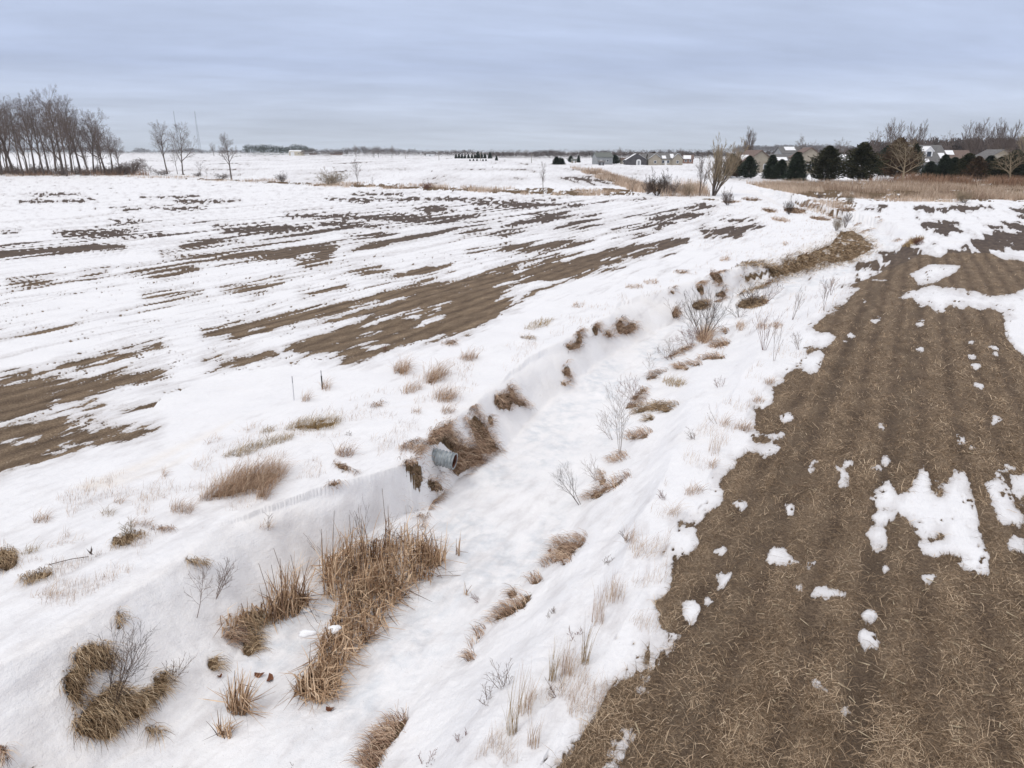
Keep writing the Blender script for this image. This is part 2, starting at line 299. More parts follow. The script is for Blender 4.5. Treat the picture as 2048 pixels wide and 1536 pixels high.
G('tuft', (235, 1006, 9, 5), 'small slanting tan tuft left of the reddish mound', h=.3)
G('tuft', (212, 1029, 14, 5), 'small golden tuft lower left of the slanting tan tuft', h=.22)
G('tuft', (82, 1042, 17, 6), 'pale tan tuft near the left edge above the lens shaped mat', h=.25)
G('mat', (255, 1076, 38, 10, -20), 'dark olive grass mat under a snow cap left of the cattails')
G('tuft', (277, 1052, 24, 5), 'brown grass tips standing on the snow cap of the dark olive mat', h=.22)
G('pale', (304, 996, 32, 4, -8), 'thin line of pale grass left of the big shaggy clump', h=.2)
G('mat', (325, 1057, 24, 3), 'thin red brown grass streak beside the brown grass tips')
G('pale', (533, 1056, 14, 5), 'faint reddish grass wisp on the smooth snow bank above the cattails', h=.2)
G('mat', (393, 1124, 25, 7, 10), 'tan grass flap on snow midway between the olive mat and the cattails')
G('tuft', (59, 1104, 18, 5, -15), 'pale golden tuft beside the mat at the left edge', h=.25)
G('pale', (125, 1088, 44, 5, -14), 'long thin row of pale grass running up from the left edge', h=.22)
G('pale', (95, 1195, 34, 9), 'tangle of pinkish twigs and grass below the lens shaped mat', h=.25)
G('tuft', (688, 909, 20, 6), 'spiky red brown twig tuft left of the pipe', h=.4)
G('mat', (690, 936, 27, 5, 25), 'flat dark twigs on snow below the spiky tuft')
G('mat', (670, 966, 14, 3, -15), 'thin tan grass scrap below the flat dark twigs')
G('tuft', (1076, 650, 28, 7, -18), 'golden red grass row on the snow near the three lobed mat', h=.22)
G('mat', (1053, 676, 15, 3, 5), 'thin brown grass line under the golden red row')
G('tuft', (1155, 612, 13, 4, -8), 'small tan tuft on open snow below the bare strip', h=.22)
G('tuft', (1302, 565, 14, 4), 'right one of two small tan tufts far up the left bank', h=.22)
G('tuft', (1267, 574, 18, 4), 'left one of two small tan tufts far up the left bank', h=.22)
G('mat', (1361, 544, 15, 3, 3), 'thin brown grass line on snow up from the slanting flap')
G('tuft', (1449, 519, 12, 4), 'small tan tuft on snow left of the long brown bank', h=.25)
G('tuft', (1480, 655, 8, 7), 'small upright brown tuft right of the bushy willow', h=.35)
G('mat', (1451, 663, 8, 5), 'small round brown tuft between the willow and the upright tuft')
G('tuft', (1524, 655, 12, 5), 'dark brown tuft with red stems, left one of a pair on the right bank', h=.25)
G('tuft', (1550, 653, 14, 5), 'dark olive tuft, right one of a pair on the right bank', h=.28)
G('tuft', (1407, 676, 17, 12), 'thick brown grass skirt around the foot of the bushy willow', h=.75)
G('mat', (1505, 606, 33, 12, -8), 'heap of dark brush and olive grass right of the willow')
G('tuft', (1570, 489, 6, 3), 'tiny dark tuft on snow above the long brown bank', h=.25)
G('tuft', (1022, 1467, 13, 8), 'tall straw coloured tuft near the bottom edge right of the channel', h=.75, up=1)
G('pale', (1050, 1425, 14, 10), 'thin standing straw behind the tall tuft near the bottom edge', h=.6, up=1)
G('tuft', (1105, 1362, 7, 6), 'narrow golden upright tuft in snow near the field edge', h=.55, up=1)
G('pale', (1130, 1350, 15, 8), 'thin pale blades beside the narrow golden tuft', h=.5, up=1)
G('tuft', (1170, 1326, 8, 6), 'golden upright tuft right of the narrow golden one', h=.6, up=1)
G('pale', (1197, 1245, 14, 10), 'pale thin tuft midway up the snow edge', h=.5, up=1)
G('pale', (1224, 1198, 14, 8), 'reddish pale tuft up from the midway one', h=.4, up=1)
G('pale', (1286, 1112, 22, 10), 'fan of pale red grass leaning over the snow at the field edge', h=.5)
G('pale', (1258, 1083, 12, 6), 'small fan of pale grass left of the larger fan', h=.35)
G('pale', (1346, 1028, 12, 7), 'pale golden tuft at the field edge beside the snow lobe', h=.4)
G('tuft', (1447, 850, 7, 6), 'brown tuft with one long bent stem on the snow', h=.4)
G('pale', (1428, 905, 12, 8), 'pale feathery grass tuft below the tuft with the bent stem', h=.55, up=1)
G('tuft', (1425, 932, 8, 6), 'small tan tuft just under the feathery one', h=.3)
G('tuft', (1485, 858, 16, 6), 'tan grass fringe at the edge of the bare field', h=.3)
G('tuft', (1517, 803, 12, 4), 'small reddish tuft on the snow corner of the bare field', h=.25)
G('tuft', (1539, 766, 10, 4), 'tan tuft at the upper corner of the bare field edge', h=.25)
G('pale', (1066, 1492, 12, 8), 'pale wisp right of the tall tuft at the bottom edge', h=.35, up=1)
G('tuft', (1385, 985, 20, 5, -10), 'tan and red grass beside the field edge snow', h=.25)
G('tuft', (1830, 482, 16, 4, -20), 'golden grass under the round twiggy shrub beyond the bend', h=.4)

for e_, l_ in (((1589, 421, 24, 6, 5), 'dark grass and brush in the gap of the ditch beyond the bend'), ((1538, 421, 16, 4, 10), 'tan grass fringe left of the dark brush beyond the bend'),
               ((1640, 437, 22, 4, 8), 'tan grass patch right of the dark brush beyond the bend'), ((1672, 428, 18, 5, -10), 'feathery grass above the bend on the far snow slope'),
               ((1695, 420, 14, 4, 0), 'small feathery grass patch at the top of the far snow slope'), ((1733, 461, 15, 2, -20), 'dark streak of grass on the far snow slope'),
               ((1714, 449, 10, 1.6, -12), 'short dark grass streak left on the far snow slope'), ((1757, 444, 10, 1.6, -15), 'short dark grass streak right on the far snow slope'),
               ((1797, 481, 8, 2, -15), 'tiny dark grass streak by the right edge of the bend'), ((1503, 399, 18, 3, 5), 'brown grass line under the leaning tree'),
               ((1460, 404, 16, 3, 0), 'brown grass patch at the foot of the leaning tree'), ((1620, 412, 22, 4, 0), 'broken tan grass in the rough snow before the meadow')):
    G('mat', e_, l_)
G('tuft', (1825, 486, 22, 5, -20), 'low golden grass sloping down from the round twiggy shrub', h=.35)
G('tuft', (1560, 440, 18, 4, 10), 'thin tan grass on the near lip of the ditch beyond the bend', h=.3)

# ------------------------------------------------------------------ objects and materials: helpers
COL = scene.collection
def tag(o, label=None, cat=None, group=None, kind=None):
    if label: o['label'] = label
    if cat: o['category'] = cat
    if group: o['group'] = group
    if kind: o['kind'] = kind
    return o
def thing(name, loc, label, cat, group=None, rz=0.0):
    o = bpy.data.objects.new(name, None); COL.objects.link(o); o.location = loc; o.rotation_euler = (0, 0, rz)
    o.empty_display_size = .3
    return tag(o, label, cat, group)
def np_mesh(name, V, Fc, mat, parent=None, attrs=None, smooth=False):
    """V (n,3), Fc (m,k) constant face size"""
    V = np.ascontiguousarray(V, np.float32); Fc = np.ascontiguousarray(Fc, np.int32); m, k = Fc.shape
    me = bpy.data.meshes.new(name); me.vertices.add(len(V)); me.vertices.foreach_set('co', V.ravel())
    me.loops.add(m * k); me.loops.foreach_set('vertex_index', Fc.ravel())
    me.polygons.add(m); me.polygons.foreach_set('loop_start', np.arange(0, m * k, k, dtype=np.int32))
    if smooth: me.polygons.foreach_set('use_smooth', np.ones(m, bool))
    me.update(calc_edges=True)
    for an, av in (attrs or {}).items():
        a = me.attributes.new(an, 'FLOAT', 'POINT'); a.data.foreach_set('value', np.ascontiguousarray(av, np.float32))
    me.materials.append(mat)
    o = bpy.data.objects.new(name, me); COL.objects.link(o)
    if parent is not None: o.parent = parent
    return o
class MB:
    def __init__(s): s.v = []; s.f = []
    def box(s, c, d, rz=0.0):
        n = len(s.v); ca, sa = math.cos(rz), math.sin(rz)
        for k in range(8):
            x = (k & 1) - .5; y = (k >> 1 & 1) - .5; z = (k >> 2) - .5; X, Y = x * d[0], y * d[1]
            s.v.append((c[0] + X * ca - Y * sa, c[1] + X * sa + Y * ca, c[2] + z * d[2]))
        for q in ((0, 2, 3, 1), (4, 5, 7, 6), (0, 1, 5, 4), (2, 6, 7, 3), (0, 4, 6, 2), (1, 3, 7, 5)): s.f.append(tuple(n + i for i in q))
        return s
    def poly(s, pts, faces):
        n = len(s.v); s.v += [tuple(p) for p in pts]; s.f += [tuple(n + i for i in q) for q in faces]; return s
    def prism(s, prof, x0, x1, axis='x'):
        n = len(s.v); k = len(prof)
        for X in (x0, x1):
            for a, b in prof: s.v.append((X, a, b) if axis == 'x' else (a, X, b))
        for i in range(k): j = (i + 1) % k; s.f.append((n + i, n + j, n + k + j, n + k + i))
        s.f.append(tuple(n + i for i in range(k))[::-1]); s.f.append(tuple(n + k + i for i in range(k))); return s
    def tube(s, p0, p1, r0, r1, k=6, cap=True):
        p0 = np.array(p0, float); p1 = np.array(p1, float); d = p1 - p0; d /= (np.linalg.norm(d) + 1e-9)
        a = np.cross(d, (0, 0, 1) if abs(d[2]) < .9 else (1, 0, 0)); a /= np.linalg.norm(a); b = np.cross(d, a); n = len(s.v)
        for p, r in ((p0, r0), (p1, r1)):
            for i in range(k):
                t = 2 * math.pi * i / k; s.v.append(tuple(p + r * (math.cos(t) * a + math.sin(t) * b)))
        for i in range(k): j = (i + 1) % k; s.f.append((n + i, n + j, n + k + j, n + k + i))
        if cap: s.f.append(tuple(n + i for i in range(k))[::-1]); s.f.append(tuple(n + k + i for i in range(k)))
        return s
    def build(s, name, mat, parent=None, smooth=False):
        me = bpy.data.meshes.new(name); me.from_pydata(s.v, [], s.f); me.materials.append(mat)
        if smooth: me.polygons.foreach_set('use_smooth', np.ones(len(me.polygons), bool))
        me.update(); o = bpy.data.objects.new(name, me); COL.objects.link(o)
        if parent is not None: o.parent = parent
        return o
def newmat(name):
    m = bpy.data.materials.new(name); m.use_nodes = True; t = m.node_tree
    b = t.nodes.get('Principled BSDF'); return m, t, b
def noise(t, scale, detail=3, vec=None, rough=.55, dim='3D'):
    n = nd(t, 'ShaderNodeTexNoise'); n.inputs['Scale'].default_value = scale; n.inputs['Detail'].default_value = detail
    n.inputs['Roughness'].default_value = rough
    if vec is not None: t.links.new(vec, n.inputs['Vector'])
    return n.outputs['Fac']
def bump(t, b, h, strength=.5, dist=.02):
    n = nd(t, 'ShaderNodeBump'); n.inputs['Strength'].default_value = strength; n.inputs['Distance'].default_value = dist
    t.links.new(h, n.inputs['Height']); t.links.new(n.outputs[0], b.inputs['Normal'])
def simple(name, c1, c2, scale=3.0, rough=.85, detail=4):
    m, t, b = newmat(name); tc = nd(t, 'ShaderNodeTexCoord')
    r = ramp(t, [(.35, c1), (.65, c2)], noise(t, scale, detail, tc.outputs['Object']))
    t.links.new(r.outputs[0], b.inputs['Base Color']); b.inputs['Roughness'].default_value = rough
    b.inputs['Specular IOR Level'].default_value = .2
    return m
def bladesmat(name, stops, rough=.8):
    m, t, b = newmat(name); a = nd(t, 'ShaderNodeAttribute', attribute_name='tint')
    r = ramp(t, stops, a.outputs['Fac']); t.links.new(r.outputs[0], b.inputs['Base Color'])
    b.inputs['Roughness'].default_value = rough; b.inputs['Specular IOR Level'].default_value = .15
    return m
M = {}
M['mat'] = bladesmat('dry_matted_grass', [(0, (.085, .046, .030)), (.3, (.28, .175, .118)), (.65, (.51, .35, .245)), (1, (.76, .60, .45))])
M['olive'] = bladesmat('dry_olive_grass', [(0, (.085, .052, .030)), (.3, (.26, .172, .10)), (.65, (.47, .34, .21)), (1, (.70, .55, .38))])
M['tuft'] = bladesmat('dry_tuft_grass', [(0, (.16, .090, .060)), (.4, (.36, .235, .155)), (.75, (.56, .40, .28)), (1, (.72, .58, .44))])
M['gold'] = bladesmat('dry_golden_grass', [(0, (.11, .07, .03)), (.4, (.28, .19, .09)), (.75, (.44, .31, .16)), (1, (.60, .46, .28))])
M['pale'] = bladesmat('pale_grass', [(0, (.28, .18, .13)), (.5, (.48, .34, .24)), (1, (.66, .54, .40))])
M['cat'] = bladesmat('cattail_leaf', [(0, (.08, .046, .028)), (.25, (.24, .142, .084)), (.6, (.50, .34, .215)), (1, (.82, .62, .43))])
M['straw'] = bladesmat('straw', [(0, (.08, .050, .029)), (.35, (.225, .153, .096)), (.7, (.46, .335, .22)), (1, (.74, .58, .41))])
M['meadow'] = bladesmat('meadow_grass', [(0, (.25, .165, .12)), (.4, (.48, .355, .26)), (.8, (.68, .54, .42)), (1, (.78, .67, .55))])
M['rust'] = bladesmat('rusty_grass', [(0, (.15, .085, .055)), (.5, (.30, .18, .115)), (1, (.46, .32, .22))])
M['twig'] = simple('bare_twigs', (.13, .10, .088), (.20, .16, .14), 2.0)
M['twigf'] = simple('far_twigs', (.07, .055, .052), (.13, .105, .095), .2)
M['twig_tan'] = simple('tan_twigs', (.26, .20, .13), (.36, .29, .20), 2.0)
M['twig_red'] = simple('red_twigs', (.13, .055, .04), (.22, .10, .075), 6.0)
M['weed'] = simple('weed_stem', (.12, .075, .055), (.22, .15, .11), 6.0)
M['bark'] = simple('bark', (.095, .075, .066), (.18, .15, .13), 3.0)
M['darkwood'] = simple('brush_bark', (.05, .032, .024), (.10, .07, .05), 5.0)
M['green'] = simple('conifer_needles', (.014, .024, .016), (.050, .064, .042), 9.0, .9)
M['green2'] = simple('cedar_needles', (.018, .025, .014), (.065, .060, .030), 9.0, .9)
M['brownleaf'] = simple('brown_leaves', (.05, .030, .018), (.13, .085, .05), 9.0, .9)
M['tan'] = simple('tan_siding', (.33, .29, .235), (.39, .35, .285), 1.0)
M['grey'] = simple('grey_siding', (.28, .29, .30), (.34, .35, .35), 1.0)
M['slate'] = simple('slate_siding', (.085, .080, .088), (.12, .115, .12), 1.0)
M['brick'] = simple('brown_brick', (.20, .115, .085), (.29, .18, .13), 2.0)
M['white'] = simple('white_trim', (.74, .74, .74), (.80, .80, .80), 1.0)
M['roof'] = simple('grey_shingles', (.13, .125, .125), (.19, .185, .18), 2.0)
M['roofg'] = simple('green_grey_shingles', (.13, .14, .13), (.18, .19, .175), 2.0)
M['roofr'] = simple('brown_shingles', (.15, .105, .09), (.20, .15, .13), 2.0)
M['roofsnow'] = simple('roof_snow', (.80, .80, .82), (.86, .86, .87), 1.0)
M['glass'] = simple('window_glass', (.05, .06, .075), (.08, .09, .11), .6, .15)
M['cream'] = simple('cream_metal', (.50, .44, .34), (.56, .50, .40), 1.0)
M['steel'] = simple('tower_steel', (.22, .24, .27), (.30, .32, .35), .1)
M['pole'] = simple('pole_wood', (.24, .21, .18), (.34, .30, .26), 1.0)
M['galv'] = simple('galvanised_steel', (.22, .245, .26), (.42, .45, .46), 7.0, .45)
M['galv'].node_tree.nodes['Principled BSDF'].inputs['Metallic'].default_value = .2
M['rustm'] = simple('rusty_steel', (.085, .035, .025), (.17, .075, .05), 9.0, .8)
M['black'] = simple('black_stake', (.018, .018, .02), (.03, .03, .032), 5.0, .6)
M['stake'] = simple('grey_white_stake', (.60, .60, .61), (.68, .68, .69), 5.0, .6)
M['stakeg'] = simple('grey_stake', (.26, .26, .28), (.36, .36, .38), 5.0, .6)
M['leaf'] = simple('dead_leaf', (.12, .045, .025), (.20, .09, .05), 9.0)
M['snowb'] = simple('snow_cap', (.82, .83, .85), (.87, .875, .885), 4.0)

# ------------------------------------------------------------------ the ground sheet
def stack(lo, hi, n): return np.linspace(lo, hi, n)
pyrows = np.concatenate([stack(2300, 1620, 60), np.arange(1618, 330, -2.0), np.arange(329.2, 304.5, -.8)])
rr = plane_pt(np.full(pyrows.shape, 1024.), pyrows, 0)[1]
rr = rr[rr > .25]
rr = np.concatenate([[.15, .5, .9][:1], rr, np.geomspace(rr[-1] * 1.12, 4700, 6)]); rr = np.unique(rr)
pxs = np.arange(-330, 2380, 2.5); tn = (pxs - 1024) / (F_PX * CT + (768 - HORIZ) * ST); az = np.arctan(tn)
az = np.concatenate([az, np.linspace(az[-1], az[0] + 2 * math.pi, 70)[1:-1]])
nA, nR = len(az), len(rr)
AZ, RRr = np.meshgrid(az, rr); GXc = (RRr * np.sin(AZ)).ravel(); GYc = (RRr * np.cos(AZ)).ravel()
# azimuth fan: distances measured along the view direction for columns in front
fwd = np.cos(AZ).clip(.55, 1).ravel(); GXc = GXc / fwd; GYc = GYc / fwd

def cover(x, y, z=0.0):
    """soil (>0 bare), litter, dust, ice at ground points"""
    px, py = project(x, y, z); front = (y > 1.0)
    dist = np.sqrt(x * x + y * y); al, ac = rowc(x, y)
    # edge roughness: ragged across the rows, drawn out along them
    en = fbm(al * 1.1, ac * 3.4, 5, 31, .62); en2 = fbm(al * .14, ac * .8, 4, 35, .6); en3 = fbm(al * .035, ac * .30, 4, 38, .6)
    wn = sstep(60, 18, dist)
    soil = np.full(x.shape, -40.0)
    sc = ((py - HORIZ) / 300).clip(.12, 2.5)                       # how large a thing at this distance shows
    for P in SOIL:
        A = np.array(P); m = front & (px > A[:, 0].min() - 60) & (px < A[:, 0].max() + 60) & (py > A[:, 1].min() - 30) & (py < A[:, 1].max() + 30)
        if m.any(): soil[m] = np.maximum(soil[m], -poly_sd(px[m], py[m], P))
    for P in SNOWP:
        A = np.array(P); m = front & (px > A[:, 0].min() - 40) & (px < A[:, 0].max() + 40) & (py > A[:, 1].min() - 30) & (py < A[:, 1].max() + 30)
        if m.any(): soil[m] = np.minimum(soil[m], poly_sd(px[m], py[m], P))
    wd_ = np.where(px > 1300, np.where(py < 640, 8.0, 4.0), 7.0)
    soil = soil / (wd_ * sc)                                          # edge softness in its own scale
    rightf = (px > 1080) & (poly_sd(np.where(front, px, 0), np.where(front, py, 0), [(1040, 1600), (1420, 950), (1640, 600), (1850, 505), (2400, 505), (3600, 1500), (3200, 2500), (900, 2500)]) < 0)
    k = np.where(rightf, 1.0, 1.25)
    rowm = np.cos(ac * 2 * math.pi / .76)
    soil = np.where(rightf, soil.clip(-3.4, 3.4) + .9 * (.25 + rowm) * sstep(45, 20, dist), soil.clip(-3.4, 1.6)) + np.where(rightf, en * 1.5 * wn + en2 * (.45 + 1.2 * sstep(14, 40, dist)) + en3 * .9 * (1 - wn), k * (en * 1.8 * wn + en2 * (1.1 + .9 * (1 - wn)) + en3 * 1.3 * (1 - wn) + fbm(al * .14, ac * 1.5, 4, 41, .65) * 4.6 * sstep(16, 34, dist)) + .15)
    # thin streaks everywhere in the left field, more in its middle
    lf = front & (poly_sd(np.where(front, px, 0), np.where(front, py, 0), [(-400, 352), (250, 354), (480, 366), (900, 382), (1290, 394), (1420, 402), (1500, 450), (1380, 480), (1150, 560), (980, 650), (760, 715), (500, 740), (330, 790), (250, 870), (-400, 1060)]) < 0)
    st = fbm(al * .055, ac * .62, 5, 61, .6) + .55 * fbm(al * .5, ac * 2.2, 3, 66) * wn
    dens = .10 + .27 * np.exp(-((px - 640) / 430) ** 2 - ((py - 480) / 60) ** 2) + .20 * np.exp(-((px - 1000) / 300) ** 2 - ((py - 430) / 45) ** 2) + .15 * np.exp(-((px - 1250) / 220) ** 2 - ((py - 440) / 40) ** 2)
    stv = (st - (.52 - dens)) * 7
    soil = np.where(lf, np.maximum(soil, stv.clip(-9, 3)), soil)
    ff = front & (py < 372) & (py > 300)                            # stubble field beyond the hedgerow
    sp = .55 * fbm(x * .5, y * .035, 4, 71, .75) + .40 * fbm(x * .03, y * .010, 3, 75) + .35 * perlin(x * .08, y * .02, 77)
    soil = np.where(ff & ~lf & (px > 230), np.maximum(soil, ((sp - .30) * 5).clip(-9, .16)), soil)
    # small clods through the snow next to bare ground
    cl = perlin(al * 2.2, ac * 5.0, 81)
    cl = .6 * perlin(al * 5.5, ac * 11.0, 81) + .55 * perlin(al * 1.1, ac * 2.4, 83)
    soil = np.where((soil > -2.6) & (soil < 0) & (lf | rightf), np.maximum(soil, np.where(wn > .15, (cl - .52) * 9, -9)), soil)
    # litter under dry grass
    lit = np.full(x.shape, -3.0)
    nn = 2.2 * fbm(x * 2.3, y * 2.3, 4, 91, .6)
    for kind, P, lab, kw in GR:
        A = np.array(P); m = front & (px > A[:, 0].min() - 25) & (px < A[:, 0].max() + 25) & (py > A[:, 1].min() - 25) & (py < A[:, 1].max() + 25)
        if m.any():
            d = -poly_sd(px[m], py[m], P) / (3.2 * sc[m]) - {'mat': .55, 'tuft': 1.4, 'pale': 3.0}[kind] - 1.5 * kw.get('long', 0)
            d = np.minimum(d, .55 if kw.get('long') else 2.0)
            lit[m] = np.maximum(lit[m], d)
    for P, off in BANDS:
        A = np.array(P); m = front & (px > A[:, 0].min() - 15) & (px < A[:, 0].max() + 15) & (py > A[:, 1].min() - 8) & (py < A[:, 1].max() + 8)
        if m.any(): lit[m] = np.maximum(lit[m], (-poly_sd(px[m], py[m], P) / 2.5).clip(-2, 1.4) - off - .75 + 2.4 * fbm(x[m] * .25, y[m] * .10, 4, 95, .65))
    lit = lit + nn * .8 + .9 * fbm(x * .9, y * .5, 3, 93)
    return soil, lit, rightf
BANDS = [([(-300, 349), (240, 351), (480, 358), (620, 364), (900, 373), (1090, 381), (1290, 384), (1290, 393), (1080, 391), (850, 381), (620, 371), (400, 361), (240, 353), (-300, 352)], .1),
 ([(1140, 334), (1200, 340), (1290, 372), (1380, 384), (1300, 388), (1270, 383), (1200, 356)], .0),
 ([(920, 374), (1260, 374), (1290, 386), (1040, 384)], .5), ([(560, 360), (800, 364), (900, 374), (700, 372)], .6),
 ([(1493, 366), (1620, 363), (1760, 364), (2300, 358), (2300, 402), (1800, 399), (1628, 397), (1576, 385), (1520, 375)], -.2),
 ([(1230, 392), (1420, 394), (1500, 402), (1580, 425), (1520, 412), (1380, 400)], .9),
 ([(1560, 380), (1720, 400), (1700, 440), (1640, 436), (1590, 410)], .9),
 ([(1700, 396), (2300, 400), (2300, 406), (1750, 406)], .8), ([(330, 330), (480, 345), (480, 360), (330, 352)], 1.5)]
GZ0 = height0(GXc, GYc)
SO, LI, RI = cover(GXc, GYc, GZ0)
TR0 = topoly([(1812, 505), (1785, 530), (1752, 575), (1722, 630), (1690, 700), (1645, 790), (1590, 890), (1530, 1010), (1465, 1150), (1390, 1320), (1300, 1540), (1200, 1800)], 0)
def track(x, y):
    out = np.zeros(x.shape); m = (y > 2) & (y < 60) & (x > 0) & (x < 40)
    if not m.any(): return out
    X, Y = x[m], y[m]; best = np.full(X.shape, 1e9); sgn = np.zeros(X.shape)
    for (ax, ay), (bx, by) in zip(TR0[:-1], TR0[1:]):
        ex, ey = bx - ax, by - ay; t_ = np.clip(((X - ax) * ex + (Y - ay) * ey) / (ex * ex + ey * ey), 0, 1); dx, dy = X - ax - ex * t_, Y - ay - ey * t_; d_ = np.hypot(dx, dy)
        k_ = d_ < best; best = np.where(k_, d_, best); sgn = np.where(k_, np.sign(ex * dy - ey * dx), sgn)
    s_ = best * sgn + .12 * fbm(X * .5, Y * .5, 2, 191)
    out[m] = np.maximum(sstep(.30, .16, np.abs(s_ - .1)), sstep(.30, .16, np.abs(s_ - 2.0))) * (.6 + .6 * fbm(X * .8, Y * .8, 3, 193)).clip(0, 1)
    return out
def addz(x, y, so, li, ri):
    al, ac = rowc(x, y); d = np.sqrt(x * x + y * y)
    snow = sstep(.25, -.7, so) * sstep(.6, -.5, li)
    ridg = np.where(ri, .019 * np.cos((ac + .25 * fbm(x * .12, y * .12, 2, 107)) * 2 * math.pi / .76) * sstep(60, 25, d), 0.0)
    sas = .030 * fbm(x * .9 + y * .4, y * 2.2 - x * 1.1, 4, 101, .55) + .016 * sstep(28, 10, d) * fbm(x * 5, y * 7, 3, 103)      # wind-packed snow
    clod = np.where(ri, .038 * fbm(x * 6, y * 6, 4, 105, .6), 0) * (1 - snow) * sstep(30, 10, d)
    return -.025 * track(x, y) * (1 - snow) + snow * (np.where(ri, .016 + .02 * sstep(-.8, -3, so), .035) + sas) + ridg * (1 - .6 * snow) + clod - .03
GZ = GZ0 + addz(GXc, GYc, SO, LI, RI)
# slopes wear wind-blown dust; the channel shows ice
near = (np.abs(GXc) < 75) & (GYc < 130) & (GYc > -6)
dust = np.zeros(GXc.shape); ice = np.zeros(GXc.shape)
X, Y = GXc[near], GYc[near]; do = poly_sd(X, Y, DITCH); df = poly_sd(X, Y, FLOOR)
LBK = topoly(LT, 0) + topoly(LF, -DEP)[::-1]; dl = poly_sd(X, Y, LBK)
dust[near] = sstep(.30, -.30, dl) * (.46 + .5 * fbm(X * .8, Y * .8, 4, 111)) + .25 * sstep(.25, .55, fbm(X * .35, Y * 1.1, 4, 114)) * sstep(12, 0, do)
for P_ in ([(150, 975), (250, 935), (330, 900), (430, 858), (465, 842), (440, 862), (360, 900), (300, 932), (180, 978)], [(160, 978), (300, 940), (380, 905), (330, 940), (220, 975)]):
    pX, pY = project(X, Y, 0.0); dust[near] += sstep(8, -8, poly_sd(pX, pY, P_)) * .9
ice[near] = sstep(.1, -.45, df) * sstep(-.35, .30, fbm(X * .55, Y * .45, 4, 117)) 
idx = (np.arange(nR - 1)[:, None] * nA + np.arange(nA)[None, :]); nxt = (np.arange(nR - 1)[:, None] * nA + (np.arange(nA)[None, :] + 1) % nA)
quads = np.stack([idx, nxt, nxt + nA, idx + nA], -1).reshape(-1, 4)
V = np.stack([GXc, GYc, GZ], 1)
# ground material
gm, t, b = newmat('snow_and_soil'); Lk = t.links.new
geo = nd(t, 'ShaderNodeNewGeometry'); pos = geo.outputs['Position']
def attr(n): return nd(t, 'ShaderNodeAttribute', attribute_name=n).outputs['Fac']
aS, aL, aD, aI, aR = attr('soil'), attr('litter'), attr('dust'), attr('ice'), attr('field')
mp = nd(t, 'ShaderNodeMapping'); Lk(pos, mp.inputs[0]); mp.inputs['Rotation'].default_value = (0, 0, RA)   # rows -> +Y of the mapped space
mps = nd(t, 'ShaderNodeVectorMath', operation='MULTIPLY'); Lk(mp.outputs[0], mps.inputs[0]); mps.inputs[1].default_value = (3.2, 1.0, 1)
hf = noise(t, 3.0, 6, mps.outputs[0], .68)
aFn = attr('fine')
e1 = mth(t, 'ADD', aS, mth(t, 'MULTIPLY', mth(t, 'MULTIPLY', mth(t, 'SUBTRACT', hf, .5), 3.0), aFn))
soilm = nd(t, 'ShaderNodeMapRange', interpolation_type='SMOOTHSTEP'); Lk(e1, soilm.inputs[0]); soilm.inputs[1].default_value = -.10; soilm.inputs[2].default_value = .14
hl = noise(t, 9.0, 5, pos, .65)
e2 = mth(t, 'ADD', aL, mth(t, 'MULTIPLY', mth(t, 'MULTIPLY', mth(t, 'SUBTRACT', hl, .5), 2.6), aFn))
litm = nd(t, 'ShaderNodeMapRange', interpolation_type='SMOOTHSTEP'); Lk(e2, litm.inputs[0]); litm.inputs[1].default_value = -.1; litm.inputs[2].default_value = .35
# soil: damp earth with flecks of residue lying along the inter-row
fl = noise(t, 26.0, 4, pos, .7); fl2 = noise(t, 75.0, 3, pos, .7); big = noise(t, .9, 3, mps.outputs[0], .6)
sxm = nd(t, 'ShaderNodeSeparateXYZ'); Lk(mp.outputs[0], sxm.inputs[0])
wob = mth(t, 'MULTIPLY', mth(t, 'SUBTRACT', noise(t, .5, 2, pos), .5), .22)
ph0 = mth(t, 'COSINE', mth(t, 'MULTIPLY', mth(t, 'ADD', sxm.outputs[0], wob), 2 * math.pi / .76))
ph = mth(t, 'SUBTRACT', 1.0, mth(t, 'MULTIPLY', mth(t, 'POWER', mth(t, 'MULTIPLY', mth(t, 'SUBTRACT', 1.0, ph0), .5), 2.0), 2.0))
resid = mth(t, 'ADD', mth(t, 'ADD', mth(t, 'MULTIPLY', ph, .036), mth(t, 'MULTIPLY', fl, .55)), mth(t, 'MULTIPLY', fl2, .5))
soilc = ramp(t, [(.37, (.060, .041, .027)), (.48, (.142, .099, .065)), (.57, (.235, .170, .112)), (.67, (.42, .32, .215))], mth(t, 'ADD', resid, mth(t, 'MULTIPLY', mth(t, 'SUBTRACT', big, .5), .22)))
farc = ramp(t, [(.35, (.062, .047, .042)), (.52, (.105, .080, .068)), (.7, (.165, .130, .10))], mth(t, 'ADD', mth(t, 'MULTIPLY', fl, .5), mth(t, 'MULTIPLY', big, .5)))
soilcol = mixc(t, 1.0, mixc(t, aR, farc.outputs[0], soilc.outputs[0]), ramp(t, [(.3, (.78, .76, .75)), (.5, (1.0, 1.0, 1.0)), (.7, (1.22, 1.20, 1.16))], noise(t, .6, 6, mps.outputs[0], .7)).outputs[0], 'MULTIPLY')
soilcol = mixc(t, mth(t, 'MULTIPLY', attr('track'), .55), soilcol, (.085, .062, .045))
litc = ramp(t, [(.35, (.050, .032, .018)), (.5, (.135, .09, .052)), (.68, (.27, .19, .11))], hl)
mott = noise(t, .35, 5, mps.outputs[0], .65)
fl_ = ramp(t, [(.42, 0.0), (.62, 1.0)], noise(t, 17.0, 5, pos, .7)).outputs[0]
sn1 = noise(t, .7, 4, pos, .6); sn2 = noise(t, 6.0, 5, mps.outputs[0], .6)
